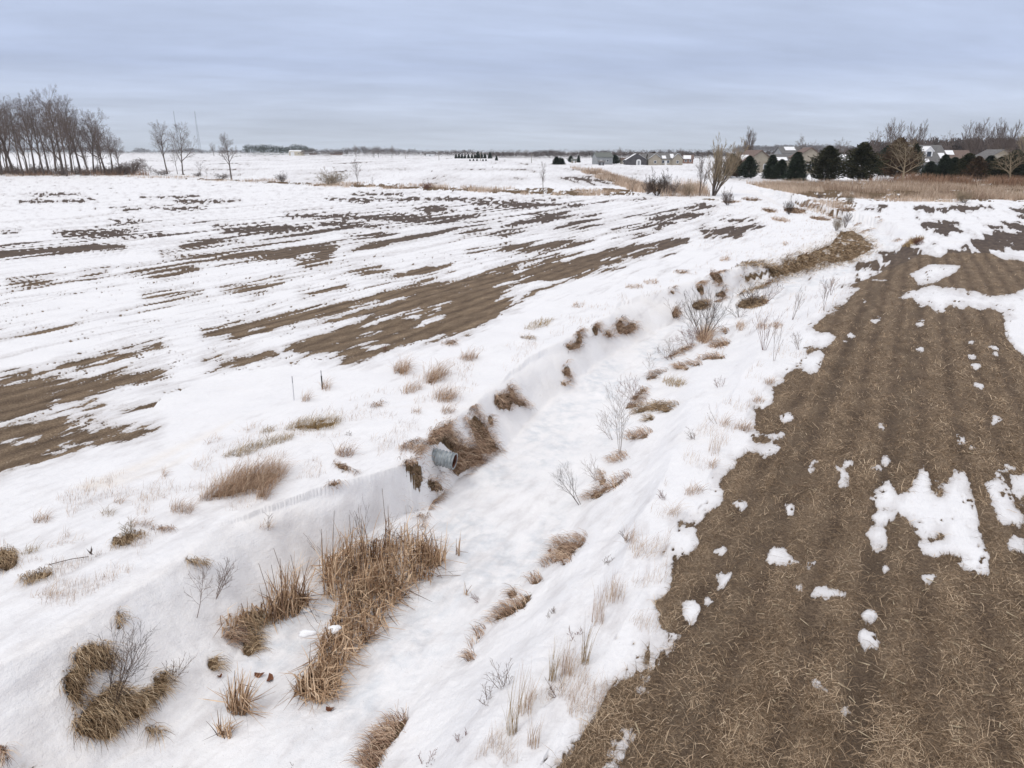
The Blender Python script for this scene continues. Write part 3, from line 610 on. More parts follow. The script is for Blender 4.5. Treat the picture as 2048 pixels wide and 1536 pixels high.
snowc = ramp(t, [(.30, (.775, .770, .785)), (.52, (.825, .818, .830)), (.72, (.86, .853, .860))], mth(t, 'ADD', mth(t, 'MULTIPLY', sn1, .6), mth(t, 'MULTIPLY', sn2, .4)))
dn = noise(t, 14.0, 5, pos, .65)
dfac = mth(t, 'MULTIPLY', aD, mth(t, 'ADD', mth(t, 'MULTIPLY', dn, 1.1), .05), clamp=True)
snowd = mixc(t, dfac, snowc.outputs[0], (.79, .735, .68))
icn = noise(t, 2.6, 6, pos, .65)
icm = mth(t, 'MULTIPLY', aI, ramp(t, [(.42, 0.0), (.62, 1.0)], icn).outputs[0], clamp=True)
snowi = mixc(t, mth(t, 'MULTIPLY', icm, .75), snowd, (.60, .63, .67))
thin = nd(t, 'ShaderNodeMapRange', interpolation_type='SMOOTHSTEP'); Lk(mth(t, 'ADD', aS, mth(t, 'MULTIPLY', mth(t, 'SUBTRACT', noise(t, .9, 5, mps.outputs[0], .65), .5), 5.0)), thin.inputs[0]); thin.inputs[1].default_value = -2.9; thin.inputs[2].default_value = .2
snowi = mixc(t, mth(t, 'MULTIPLY', thin.outputs[0], .50), snowi, (.48, .45, .45))
rim = nd(t, 'ShaderNodeMapRange', interpolation_type='SMOOTHSTEP'); Lk(e1, rim.inputs[0]); rim.inputs[1].default_value = -.75; rim.inputs[2].default_value = -.05
snowi = mixc(t, mth(t, 'MULTIPLY', mth(t, 'MULTIPLY', rim.outputs[0], fl_), .8, clamp=True), snowi, (.42, .37, .33))
# specks of chaff on the snow
vo = nd(t, 'ShaderNodeTexVoronoi'); vo.inputs['Scale'].default_value = 9.0; Lk(pos, vo.inputs['Vector'])
spk = mth(t, 'MULTIPLY', ramp(t, [(.655, 0.0), (.70, 1.0)], noise(t, 23.0, 4, pos, .75)).outputs[0], ramp(t, [(.42, .15), (.60, 1.0)], noise(t, 1.1, 4, pos)).outputs[0])
snowf = mixc(t, mth(t, 'MULTIPLY', spk, .55), snowi, (.20, .14, .10))
c1 = mixc(t, soilm.outputs[0], snowf, soilcol); c2 = mixc(t, litm.outputs[0], c1, litc.outputs[0])
Lk(c2, b.inputs['Base Color'])
bare = mth(t, 'MAXIMUM', soilm.outputs[0], litm.outputs[0])
rg = nd(t, 'ShaderNodeMapRange'); Lk(bare, rg.inputs[0]); rg.inputs[3].default_value = .55; rg.inputs[4].default_value = .95; Lk(rg.outputs[0], b.inputs['Roughness'])
b.inputs['Specular IOR Level'].default_value = .15
hs = mth(t, 'ADD', mth(t, 'MULTIPLY', sn2, .9), mth(t, 'MULTIPLY', noise(t, 38.0, 3, pos, .6), .55))
hb = mth(t, 'MULTIPLY', mth(t, 'ADD', fl, mth(t, 'MULTIPLY', fl2, .7)), 1.6)
hh = mth(t, 'ADD', mth(t, 'MULTIPLY', hs, mth(t, 'SUBTRACT', 1.0, bare)), mth(t, 'MULTIPLY', hb, bare))
hh2 = mth(t, 'ADD', hh, mth(t, 'MULTIPLY', mth(t, 'SUBTRACT', 1.0, bare), 1.2))
bump(t, b, hh2, .8, .028)
ground = np_mesh('ground', V, quads, gm, None, dict(soil=SO, litter=LI, dust=dust, ice=ice, track=track(GXc, GYc), fine=.12 + .88 * sstep(60, 14, np.sqrt(GXc ** 2 + GYc ** 2)), field=RI.astype(float) * .75 + .80 * sstep(70, 30, np.sqrt(GXc ** 2 + GYc ** 2)) * (~RI)), True)
tag(ground, kind='structure')

def ground_z(x, y):
    x = np.atleast_1d(np.asarray(x, float)); y = np.atleast_1d(np.asarray(y, float)); z0 = height0(x, y); s_, l_, r_ = cover(x, y, z0)
    return z0 + addz(x, y, s_, l_, r_)
def at(px, py, it=14):
    px = np.atleast_1d(np.asarray(px, float)); py = np.atleast_1d(np.asarray(py, float)); z = np.zeros(px.shape)
    for i in range(it):
        x, y = plane_pt(px, py, z); z = .45 * z + .55 * height0(x, y)
    return x, y, z
def at1(px, py):
    x, y, z = at([px], [py]); z = ground_z(x, y); return (float(x[0]), float(y[0]), float(z[0]))
def mpp(y, z=0): return (y * CT - (z - CAMZ) * ST) / F_PX * CT        # metres of height per photo pixel

# ------------------------------------------------------------------ blades
rs = np.random.RandomState(11)
def blades(root, head, L_, wd, a0, a1, nseg=3, tint=None, follow=None, kink=None):
    """ribbons growing from root; polar angle runs from a0 to a1; returns V, F, tint"""
    n = len(root); side = head + math.pi / 2 + rs.uniform(-.9, .9, n)
    p = root.copy(); rows = []
    for k in range(nseg + 1):
        wk = wd * (1 - (k / nseg) ** 1.6 * .82) * .5
        rows.append((p.copy(), wk))
        if k < nseg:
            a = a0 + (a1 - a0) * (k / max(nseg - 1, 1))
            if kink is not None:
                a = np.where(k >= kink[0], kink[1], a0)
                if k == 1: head = head + rs.normal(0, .7, n)
            st_ = L_ / nseg
            p = p + np.stack([np.sin(a) * np.cos(head), np.sin(a) * np.sin(head), np.cos(a)], 1) * st_[:, None]
            if follow is not None:
                gz = height0(p[:, 0], p[:, 1]) + follow * (.3 + .7 * rs.rand(n)); p[:, 2] = np.maximum(p[:, 2], gz)
    Vs = []
    for q, wk in rows:
        dx, dy = np.cos(side) * wk, np.sin(side) * wk; tz = rs.uniform(-.4, .4, n) * wk
        Vs += [np.stack([q[:, 0] - dx, q[:, 1] - dy, q[:, 2] - tz], 1), np.stack([q[:, 0] + dx, q[:, 1] + dy, q[:, 2] + tz], 1)]
    V = np.stack(Vs, 1).reshape(-1, 3); m = 2 * (nseg + 1); Fq = []
    for k in range(nseg): Fq.append(np.arange(n)[:, None] * m + np.array([2 * k, 2 * k + 1, 2 * k + 3, 2 * k + 2])[None])
    return V, np.concatenate(Fq), np.repeat(tint if tint is not None else rs.rand(n), m)
def scatter_px(P, n):
    A = np.array(P, float); out_x = []; out_y = []; c = 0
    while c < n:
        X = rs.uniform(A[:, 0].min(), A[:, 0].max(), n * 2); Y = rs.uniform(A[:, 1].min(), A[:, 1].max(), n * 2)
        m = poly_sd(X, Y, P) < 1.0; out_x.append(X[m]); out_y.append(Y[m]); c += m.sum()
        if m.sum() == 0: break
    return np.concatenate(out_x)[:n], np.concatenate(out_y)[:n]
def grad(x, y, e=.12):
    return (height0(x + e, y) - height0(x - e, y)) / (2 * e), (height0(x, y + e) - height0(x, y - e)) / (2 * e)
def poly_area(P):
    P = np.array(P); return .5 * abs(np.dot(P[:, 0], np.roll(P[:, 1], 1)) - np.dot(P[:, 1], np.roll(P[:, 0], 1)))
WIND = R(20)                                   # blades lean towards the upper right of the view
for kind, P, lab, kw in GR:
    A = np.array(P); cxp, cyp = A[:, 0].mean(), A[:, 1].mean(); o = at1(cxp, cyp); sc_ = mpp(o[1], o[2])
    area = poly_area(P) * sc_ * sc_ * 1.6
    dist = math.hypot(o[0], o[1]); wk = max(.006, dist * .00042)
    if kind == 'mat':
        wk *= 1.35; n = int(min(7000, max(70, area * 1500 * (.010 / wk)))); X, Y = scatter_px(P, n)
        rg0 = min(A[:, 1].max() - A[:, 1].min(), 90) * .10 + 1.8 + 4 * kw.get('long', 0); X = X + rs.normal(0, rg0, len(X)) * (rs.rand(len(X)) < .45); Y = Y + rs.normal(0, rg0 * .7, len(X)) * (rs.rand(len(X)) < .45)
        lg_ = kw.get('long', 0); kp = (-poly_sd(X, Y, P) / (rg0 * 2.2)).clip(-9, .45 if lg_ else 9) + .9 * fbm(X / (16 if lg_ else rg0 * 2.6), Y / (6 if lg_ else rg0 * 2.0), 3, int(cxp) % 50, .7) * (1 + .9 * lg_) + .25 > 0; X, Y = X[kp], Y[kp]; n = len(X); x, y, z = at(X, Y)
        gx, gy = grad(x, y, .3); sl = np.hypot(gx, gy); dn_ = np.arctan2(-gy, -gx)
        swirl = fbm(x * 1.3, y * 1.3, 2, 131) * 2.2
        head = np.where(sl > .15, dn_, -R(60)) + rs.normal(0, .40, n) + swirl * .5
        L_ = rs.uniform(.12, .36, n) * (1 + .9 * kw.get('long', 0) * (rs.rand(n) < .25)) * (1.3 if dist > 25 else 1)
        z = height0(x, y) + rs.uniform(-.01, .02, n)
        hump = .05 + .05 * rs.rand(n)
        V, Fc, T = blades(np.stack([x, y, z], 1), head, L_, np.full(n, wk) * rs.uniform(.7, 1.3, n), np.full(n, R(58)) + rs.uniform(-.6, .35, n), np.full(n, R(125)), 3,
                          (.45 + .35 * fbm(x * 2.4, y * 2.4, 3, 133) + rs.normal(0, .33, n)).clip(0, 1), follow=.06)
        m = M['olive'] if any(s in lab for s in ('olive', 'golden', 'lower', 'long bank')) else M['mat']
        nm = 'grass_mat'
    else:
        h = kw.get('h', .35); n = int(min(5000, max(40, area * (1900 if kind == 'tuft' else 420) * (.007 / wk)))); X, Y = scatter_px(P, n); x, y, z = at(X, Y)
        z = height0(x, y) - .02
        head = WIND + rs.normal(0, .95, n); L_ = h * rs.uniform(.45, 1.35, n)
        up = kw.get('up', 0); lean = rs.uniform(.03, .30, n) if up else rs.uniform(.35, 1.35, n)
        V, Fc, T = blades(np.stack([x, y, z], 1), head, L_, np.full(n, wk) * rs.uniform(.6, 1.2, n), lean * .6, lean + (.15 if up else .55), 3, (.5 + rs.normal(0, .25, n)).clip(0, 1))
        m = M['pale'] if kind == 'pale' else (M['gold'] if 'golden' in lab or 'straw' in lab else M['tuft'])
        nm = 'grass_tuft'
    ob = np_mesh(nm, V - np.array(o), Fc, m, None, {'tint': T}); ob.location = o
    tag(ob, lab, 'grass')

# ------------------------------------------------------------------ straw and stubble residue on the bare field (uncountable)
def strawfield():
    X, Y = [], []
    for (n, y0, y1) in ((84000, 1560, 1000), (60000, 1000, 780), (40000, 780, 640), (18000, 640, 500)):
        X.append(rs.uniform(1080, 2250, n)); yy = rs.uniform(0, 1, n); Y.append(y0 + (y1 - y0) * yy)
    X = np.concatenate(X); Y = np.concatenate(Y); x, y = plane_pt(X, Y, 0.0)
    z0 = height0(x, y); so_, li_, ri_ = cover(x, y, z0); al, ac = rowc(x, y)
    ph = np.cos(ac * 2 * math.pi / .76)
    pr = .24 + .50 * sstep(-.75, .1, ph) + .75 * fbm(al * .7, ac * 1.6, 4, 141, .6)
    keep = ri_ & (so_ > -.1) & (rs.rand(len(x)) < pr * (1 - .75 * track(x, y)))
    x, y, so_, li_, ri_, z0 = (q[keep] for q in (x, y, so_, li_, ri_, z0)); z = z0 + addz(x, y, so_, li_, ri_)
    n = len(x); d = np.hypot(x, y)
    L_ = rs.gamma(3.2, .040, n).clip(.03, .36) * (1 + .25 * (d > 14)); wd = np.maximum(.0052, d * .00042) * rs.uniform(.6, 1.5, n)
    head = rs.uniform(0, 2 * math.pi, n); a0 = rs.uniform(.9, 1.5, n); a1 = rs.uniform(1.5, 2.1, n)
    V, Fc, T = blades(np.stack([x, y, z + .004], 1), head, L_, wd, a0, a1, 2, (rs.beta(1.0, 1.35, n) + .35 * fbm(x * 1.1, y * 1.1, 3, 145)).clip(0, 1))
    return np_mesh('straw_litter', V, Fc, M['straw'], None, {'tint': T})
tag(strawfield(), 'tan crop straw scattered over the bare brown field at right', 'straw', kind='stuff')
# thicker broken stalks
sk = MB(); n = 210
X = rs.uniform(1150, 2100, n * 3); Y = rs.uniform(700, 1560, n * 3); x, y = plane_pt(X, Y, 0); z0 = height0(x, y); a_, b_, c_ = cover(x, y, z0); kp = np.where(c_ & (a_ > .5))[0][:n]
zz_ = (z0 + addz(x, y, a_, b_, c_))
for i in kp:
    h = random.Random(int(i)).random() * 6.28; l = .04 + .15 * rs.rand() ** 1.6; r = .004 + .006 * rs.rand(); e = rs.uniform(-.15, .3)
    p = np.array((x[i], y[i], zz_[i] + r + .004)); q = p + l * np.array((math.cos(h), math.sin(h), max(e, 0) * .6)); sk.tube(p, q, r, r * .85, 6)
tag(sk.build('stalk_litter', simple('broken_stalks', (.26, .20, .13), (.52, .43, .30), 9.0)), 'pale broken corn stalks lying on the bare brown field', 'corn stalks', kind='stuff')
# stubs of grass poking through the snow on both banks
def stubs(P, n, hmin, hmax, lab, mt, clump=.18):
    X, Y = scatter_px(P, n); x, y, z = at(X, Y); z0 = height0(x, y); so_, li_, ri_ = cover(x, y, z0)
    keep = (fbm(x * .9, y * .9, 3, 151) > clump) & (so_ < .2); x, y, z = x[keep], y[keep], z0[keep]; n = len(x)
    if n < 3: return
    d = np.hypot(x, y)
    V, Fc, T = blades(np.stack([x, y, z - .01], 1), WIND + rs.normal(0, .9, n), rs.uniform(hmin, hmax, n), np.maximum(.0032, d * .00027), rs.uniform(.05, .5, n), rs.uniform(.3, 1.2, n), 3)
    tag(np_mesh('snow_stubble', V, Fc, mt, None, {'tint': T}), lab, 'grass', kind='stuff')
stubs([(1000, 1540), (1130, 1500), (1300, 1330), (1330, 1180), (1340, 1040), (1430, 930), (1510, 800), (1560, 740), (1650, 690), (1560, 680), (1400, 850), (1280, 1050), (1150, 1290), (930, 1540)], 6500, .06, .30,
      'sparse reddish blades poking through the snow beside the bare field', M['pale'], .10)
stubs([(1470, 700), (1640, 640), (1740, 560), (1700, 550), (1500, 620), (1400, 720)], 900, .1, .5, 'thin dry stems in the snow between the willow and the bare field', M['tuft'], .12)
stubs([(0, 1000), (330, 930), (560, 850), (760, 780), (1000, 680), (1240, 590), (1450, 510), (1650, 430), (1640, 470), (1400, 550), (1100, 680), (900, 820), (700, 950), (450, 1030), (200, 1180), (0, 1300)], 16000, .05, .22,
      'sparse tan blades poking through the snow along the left bank', M['tuft'], .12)
stubs([(1340, 400), (1560, 400), (1700, 440), (1640, 500), (1500, 530), (1350, 480)], 2500, .08, .3, 'faint tan stubble on the snow inside the ditch bend', M['pale'], .05)

# meadow and hedgerow grass, far enough to read as a mass
def band(P, n, hmin, hmax, w_, lab, mt, thr, seed, cat='grass', nm='meadow_grass'):
    X, Y = scatter_px(P, n); x, y = plane_pt(X, Y, 0.0); z = height0(x, y)
    k = fbm(x * .10, y * .04, 4, seed, .6) > thr; x, y, z = x[k], y[k], z[k]; n = len(x)
    V, Fc, T = blades(np.stack([x, y, z - .02], 1), rs.uniform(0, 6.28, n), rs.uniform(hmin, hmax, n), np.full(n, w_) * rs.uniform(.6, 1.4, n), rs.uniform(0, .3, n), rs.uniform(.2, .8, n), 2,
                      (.5 + .5 * fbm(x * .15, y * .06, 3, seed + 3) + rs.normal(0, .2, n)).clip(0, 1))
    tag(np_mesh(nm, V, Fc, mt, None, {'tint': T}), lab, cat, kind='stuff')
band([(1493, 367), (1620, 365), (1760, 366), (2150, 363), (2150, 399), (1800, 397), (1628, 395), (1576, 384), (1520, 374)], 52000, .35, 1.1, .045, 'wide band of dry tan meadow grass in front of the evergreens', M['meadow'], -.06, 161)
band([(1735, 361), (1800, 360), (1850, 362), (1950, 366), (2150, 362), (2150, 369), (1930, 374), (1850, 370), (1740, 367)], 9000, 1.2, 2.2, .07, 'tall rusty grass at the foot of the dark evergreens', M['rust'], .0, 165)
band(BANDS[0][0], 16000, .2, .8, .06, 'brown hedgerow grass between the two snowy fields', M['meadow'], .08, 171, nm='hedgerow_grass')
band([(1140, 335), (1200, 341), (1290, 374), (1380, 386), (1300, 388), (1270, 383), (1200, 358)], 9000, .5, 1.3, .08, 'tan grass strip curving across the far snow field', M['meadow'], -.1, 175, nm='hedgerow_grass')
band([(1330, 372), (1400, 374), (1420, 392), (1320, 394)], 3600, .5, 2.0, .03, 'tall straw coloured reeds between the tangled shrub and the leaning tree', M['meadow'], -.1, 178, nm='reeds')
band([(1560, 385), (1720, 400), (1700, 440), (1650, 436), (1590, 415)], 5000, .3, .9, .03, 'rough tan grass in broken snow beyond the ditch bend', M['meadow'], .12, 181)
band([(1700, 399), (2150, 401), (2150, 405), (1750, 405)], 3500, .3, .8, .04, 'thin line of dry grass along the far edge of the right field', M['meadow'], .05, 185)
band([(-250, 344), (240, 347), (300, 352), (-250, 352)], 7000, .5, 2.0, .07, 'brown undergrowth along the foot of the left wood', M['rust'], -.02, 188, cat='undergrowth', nm='undergrowth')

# ------------------------------------------------------------------ branching plants
def grow(seed, H_, r0, spread=.55, base=.25, kids=(9, 6, 5, 3), decay=.62, rmin=.018, up=.25, nstem=1, lean=(0, 0), crook=.10, fan=0.0, long=.62):
    rg_ = random.Random(seed); S = [[], []]
    def walk(p, d, ln, r, lev, n):
        pts = [p]; rads = [r]; d = np.array(d)
        for i in range(n):
            d = d + np.array([rg_.gauss(0, crook * (1 if lev else .42)), rg_.gauss(0, crook * (1 if lev else .42)), rg_.gauss(0, crook * .5) + up * (.10 if lev else .0)]); d /= np.linalg.norm(d)
            pts.append(pts[-1] + d * ln / n); rads.append(max(rmin * (.6 if lev >= len(kids) else .8), r * (1 - (i + 1) / n * (.78 if lev else .82))))
        for i in range(n): S[0 if lev == 0 else 1].append((pts[i], pts[i + 1], rads[i], rads[i + 1], 6 if lev == 0 else (4 if lev == 1 else 3)))
        if lev < len(kids):
            nk = kids[lev]
            for k in range(nk):
                t = (base if lev == 0 else .22) + (1 - (base if lev == 0 else .22)) * (k + rg_.random()) / nk * .98
                f = t * n; i = min(int(f), n - 1); q = pts[i] + (pts[i + 1] - pts[i]) * (f - i); dd = pts[i + 1] - pts[i]; dd = dd / np.linalg.norm(dd)
                ang = rg_.uniform(.45, 1.0) * spread / .55; ph = k * 2.4 + rg_.random() * 1.2 + seed
                a = np.cross(dd, (0, 0, 1) if abs(dd[2]) < .95 else (1, 0, 0)); a /= np.linalg.norm(a); b_ = np.cross(dd, a)
                nd_ = dd * math.cos(ang) + math.sin(ang) * (a * math.cos(ph) + b_ * math.sin(ph)); nd_[2] += up * .5; nd_ /= np.linalg.norm(nd_)
                shape = (1.15 - .62 * t) if lev == 0 else (1.05 - .55 * t)
                walk(q, nd_, ln * (long if lev == 0 else decay) * shape * rg_.uniform(.75, 1.15), max(rads[i] * .58, rmin), lev + 1, 4 if lev < 2 else 3)
    for s_ in range(nstem):
        a = rg_.random() * 6.28; sp = fan * rg_.uniform(.3, 1) if nstem > 1 else 0
        d = np.array([math.cos(a) * sp + lean[0], math.sin(a) * sp + lean[1], 1.0]); d /= np.linalg.norm(d)
        walk(np.array([math.cos(a), math.sin(a), 0]) * (r0 * 1.5 if nstem > 1 else 0) + np.array([0, 0, -.15]), d, H_ * (.86 if nstem == 1 else rg_.uniform(.6, .95)), r0, 0, 8)
    return S
def tubes_np(S):
    Vs, Fs = [], []; off = 0
    for k in (6, 4, 3):
        q = [s for s in S if s[4] == k]
        if not q: continue
        P0 = np.array([s[0] for s in q]); P1 = np.array([s[1] for s in q]); r0 = np.array([s[2] for s in q]); r1 = np.array([s[3] for s in q])
        D = P1 - P0; D /= np.linalg.norm(D, axis=1)[:, None] + 1e-9; ref = np.where(np.abs(D[:, 2:3]) < .9, np.array([[0, 0, 1.]]), np.array([[1., 0, 0]]))
        A = np.cross(D, ref); A /= np.linalg.norm(A, axis=1)[:, None]; B = np.cross(D, A); n = len(q); ring = []
        for P_, r_ in ((P0, r0), (P1, r1)):
            for i in range(k):
                t_ = 2 * math.pi * i / k; ring.append(P_ + r_[:, None] * (math.cos(t_) * A + math.sin(t_) * B))
        Vs.append(np.stack(ring, 1).reshape(-1, 3)); b0 = np.arange(n)[:, None] * 2 * k + off
        for i in range(k): Fs.append(b0 + np.array([i, (i + 1) % k, k + (i + 1) % k, k + i])[None])
        off += n * 2 * k
    return np.concatenate(Vs), np.concatenate(Fs)
def meshdata(name, VF, mat):
    o = np_mesh(name, VF[0], VF[1], mat); me = o.data; bpy.data.objects.remove(o); return me
_var = {}
def tree_var(key, mt, mb, **kw):
    if key not in _var:
        T, B = grow(**kw); _var[key] = (meshdata('trunk', tubes_np(T), mb), meshdata('crown', tubes_np(B), mt))
    return _var[key]
def bare_tree(px, pyb, pyt, var, label, group=None, width=1.0, z=None, rz=None, mats=('twig', 'bark'), cat='tree', nm='bare_tree', **kw):
    x, y = (float(q) for q in plane_pt(px, pyb, 0)); z0 = float(height0(np.array([x]), np.array([y]))[0])
    h = (pyb - pyt) * mpp(y, z0)
    d = dict(seed=3, H_=20, r0=.34); d.update(kw); H0 = d['H_']
    a, c = tree_var((var, mats), M[mats[0]], M[mats[1]], **d)
    r = thing(nm, (x, y, z0), label, cat, group, rz if rz is not None else (px * 1.7) % 6.28)
    if r['category'] == 'tree' and H0 > 15: r.rotation_euler = (.05 * math.sin(px * 3.1), .07 * math.sin(px * 1.3 + 1) + (.07 if px < 240 else .02), r.rotation_euler[2])
    s = h / H0; r.scale = (s * width, s * width, s)
    for me, n_ in ((a, 'trunk'), (c, 'crown')):
        o = bpy.data.objects.new(n_, me); COL.objects.link(o); o.parent = r
    return r
BIG = [dict(seed=s, H_=22, r0=.42, base=b_, kids=(13, 7, 6, 4), rmin=.019, spread=.55, up=.30, long=.55) for s, b_ in ((1, .25), (2, .32), (5, .2), (8, .28), (13, .38))]
THIN = [dict(seed=s, H_=20, r0=.20, base=.35, kids=(10, 6, 5), rmin=.024, spread=.45, up=.35, long=.45) for s in (21, 22, 23)]
# the wood at left
big = [(28, 349, 184, 0, 1.0, 'tallest bare tree of the left wood, thick dark trunk near the left edge'), (4, 350, 200, 2, .9, 'bare tree cut by the left edge of the picture'),
 (71, 350, 202, 1, .8, 'bare tree between the tallest one and the twin trunks in the left wood'), (88, 351, 205, 3, .8, 'dark trunked bare tree with upright crown in the middle of the left wood'),
 (127, 350, 190, 2, .95, 'broad bare tree with twin trunks and a high crown in the left wood'), (134, 352, 212, 4, .8, 'bare tree standing close behind the broad twin trunked one'),
 (162, 349, 203, 0, .85, 'bare tree with a clean dark trunk and spreading limbs right of the broad one'), (188, 349, 226, 1, .85, 'medium bare tree second from the right end of the left wood'),
 (213, 350, 240, 3, 1.1, 'round crowned bare tree at the right end of the left wood'), (47, 351, 215, 4, .8, 'slim bare tree right behind the tallest one')]
for px, b_, t_, v_, wd_, lab in big: bare_tree(px, b_, t_, 'big%d' % v_, lab, 'bare trees of the left wood', wd_, **BIG[v_])
for i, px in enumerate([12, 20, 38, 55, 62, 78, 96, 104, 112, 119, 143, 151, 171, 179, 197, 203, -30, -60, -90, -130, -170, -10, 225]):
    bare_tree(px, 347 + (i * 7 % 5) - 1, 225 + (i * 37 % 45) + (max(px, 0) // 5), 'thin%d' % (i % 3), 'thin bare stem crowded among the larger trees of the left wood', 'thin stems inside the left wood', .9, **THIN[i % 3])
for i, (px, t_, wd_) in enumerate([(16, 215, .9), (56, 222, .8), (98, 228, .9), (112, 205, .9), (145, 222, .9), (176, 240, .9), (203, 256, .9), (226, 262, 1.0), (240, 282, 1.1), (-25, 200, 1), (-60, 195, 1), (-100, 200, 1), (-150, 205, 1)]):
    bare_tree(px, 346 - i % 4, t_, 'big%d' % (i * 2 % 5), 'grey bare tree standing in the rear ranks of the left wood', 'rear trees of the left wood', wd_, **BIG[i * 2 % 5])
for i, px in enumerate(range(-40, 262, 19)):
    bare_tree(px + (i * 5) % 7, 349 + i % 3, 330 - (i * 11) % 17, 'bush', 'brushy brown shrub in the undergrowth along the front of the left wood', 'shrubs along the front of the left wood', .9 + (i % 3) * .25, nm='bare_shrub', cat='shrub', seed=51, H_=3, r0=.05, base=.08, kids=(8, 6, 4), rmin=.012, spread=.8, up=.2, nstem=7, fan=1.2, long=.5)
bare_tree(335, 348, 250, 'big1', 'left tall tree of the trio right of the left wood', None, .85, **BIG[1])
bare_tree(355, 348, 295, 'thin0', 'short slanting tree in the middle of the trio', None, 1.3, **THIN[0])
bare_tree(366, 348, 250, 'big0', 'right tall tree of the trio, in front of the two radio masts', None, .9, **BIG[0])
bare_tree(463, 359, 268, 'oval', 'lone round crowned bare tree right of the trio', None, .9, seed=31, H_=16, r0=.32, base=.36, kids=(13, 6, 5, 4), rmin=.022, spread=.55, up=.30, long=.42)
SM = dict(seed=41, H_=5, r0=.07, base=.15, kids=(9, 5, 4), rmin=.014, spread=.6, up=.3, long=.6)
bare_tree(292, 349, 318, 'small', 'small leafless sapling in the gap left of the trio', None, .8, **SM)
bare_tree(302, 350, 332, 'small', 'tiny leafless shrub just right of the small sapling', None, 1.2, nm='bare_shrub', cat='shrub', **SM)
bare_tree(401, 352, 322, 'small', 'small leafless tree right of the trio', None, 1.1, **SM)
bare_tree(414, 354, 336, 'small', 'tiny leafless sapling at the right foot of the trio', None, .7, **SM)
for px, b_, t_, lab in ((262, 350, 300, 'low spreading thicket at the right foot of the left wood'), (240, 350, 312, 'arching bare thicket touching the round crowned tree'), (320, 350, 330, 'low brush heap left of the trio trunks'),
                        (395, 352, 338, 'low leafless brush under the right tree of the trio'), (442, 358, 340, 'thin pale shrub left of the lone round tree'), (225, 350, 325, 'dense brown shrub under the right end of the left wood')):
    bare_tree(px, b_, t_, 'bush', lab, None, 1.6, nm='bare_shrub', cat='shrub', seed=51, H_=3, r0=.05, base=.08, kids=(8, 6, 4), rmin=.012, spread=.8, up=.2, nstem=7, fan=1.2, long=.5)
BU = dict(seed=52, H_=3, r0=.03, base=.10, kids=(7, 5, 4), rmin=.010, spread=.55, up=.35, nstem=16, fan=.9, long=.45)
for px, b_, t_, w_, lab, ms in ((566, 364, 341, 1.0, 'small brown leafless bush in the hedgerow left of the big bush', ('twig', 'bark')), (660, 371, 333, 1.45, 'big round olive brown bush in the hedgerow', ('twig_tan', 'bark')),
                            (852, 380, 359, 1.1, 'small reddish bush in the hedgerow', ('twig_red', 'bark')), (1313, 391, 333, .9, 'dark tangled shrub at the start of the ditch bend', ('darkwood', 'darkwood')),
                            (1345, 392, 352, 1.1, 'lighter brown shrub right of the dark tangled one', ('twig', 'bark')), (1375, 392, 358, 1.1, 'low tan shrub left of the leaning tree', ('twig_tan', 'bark')),
                            (1455, 411, 372, .7, 'small bare shrub right below the leaning tree', ('twig', 'bark')), (1295, 388, 348, .7, 'narrow brown shrub left of the dark tangled one', ('twig', 'bark')),
                            (1578, 430, 392, .55, 'dark bush in the ditch beyond the bend', ('darkwood', 'darkwood')), (1700, 406, 384, .8, 'brown bush at the near edge of the tan meadow', ('twig_tan', 'bark')),
                            (1928, 406, 372, 1.1, 'golden bush at the near edge of the tan meadow', ('twig_tan', 'bark')), (1835, 484, 462, 1.1, 'round twiggy shrub on the snow slope beyond the bend', ('twig_red', 'bark')),
                            (1672, 462, 424, .55, 'leafless shrub above the long brown bank', ('twig_tan', 'bark')), (1640, 398, 386, .9, 'low grey brown bush in the tan meadow', ('twig', 'bark'))):
    bare_tree(px, b_, t_, 'bu', lab, None, w_, nm='bare_shrub', cat='shrub', mats=ms, **BU)
bare_tree(716, 373, 317, 'sap', 'slender young tree in the hedgerow right of the big bush', None, .95, seed=61, H_=8, r0=.09, base=.25, kids=(11, 5, 4), rmin=.016, spread=.55, up=.45, long=.48)
bare_tree(1086, 389, 325, 'sap2', 'small forked tree standing alone at the edge of the left field', None, .85, seed=63, H_=8, r0=.15, base=.30, kids=(9, 6, 4), rmin=.016, spread=.55, up=.4, long=.42)
bare_tree(745, 373, 352, 'small', 'thin sapling right of the slender young tree', None, .6, **SM)
bare_tree(1265, 388, 352, 'small', 'thin grey sapling left of the tangled shrubs', None, .8, **SM)
bare_tree(1427, 391, 283, 'lean', 'tree of many upswept stems leaning right near the ditch bend', None, 1.15, rz=0, seed=71, H_=8, r0=.09, base=.18, kids=(9, 5, 3), rmin=.018, spread=.33, up=.5, nstem=13, fan=.30, lean=(.22, 0), long=.45, mats=('twig_tan', 'bark'))
bare_tree(1400, 392, 300, 'lean2', 'darker upright stems left of the leaning tree', None, .8, rz=0, seed=73, H_=8, r0=.06, base=.25, kids=(7, 4, 3), rmin=.016, spread=.4, up=.4, nstem=6, fan=.30, lean=(.18, 0), long=.4)
UPW = dict(seed=81, H_=12, r0=.22, base=.10, kids=(13, 6, 5), rmin=.028, spread=.38, up=.55, nstem=3, fan=.22, long=.62)
RND = dict(seed=84, H_=12, r0=.26, base=.28, kids=(12, 6, 5), rmin=.030, spread=.55, up=.30, long=.5)
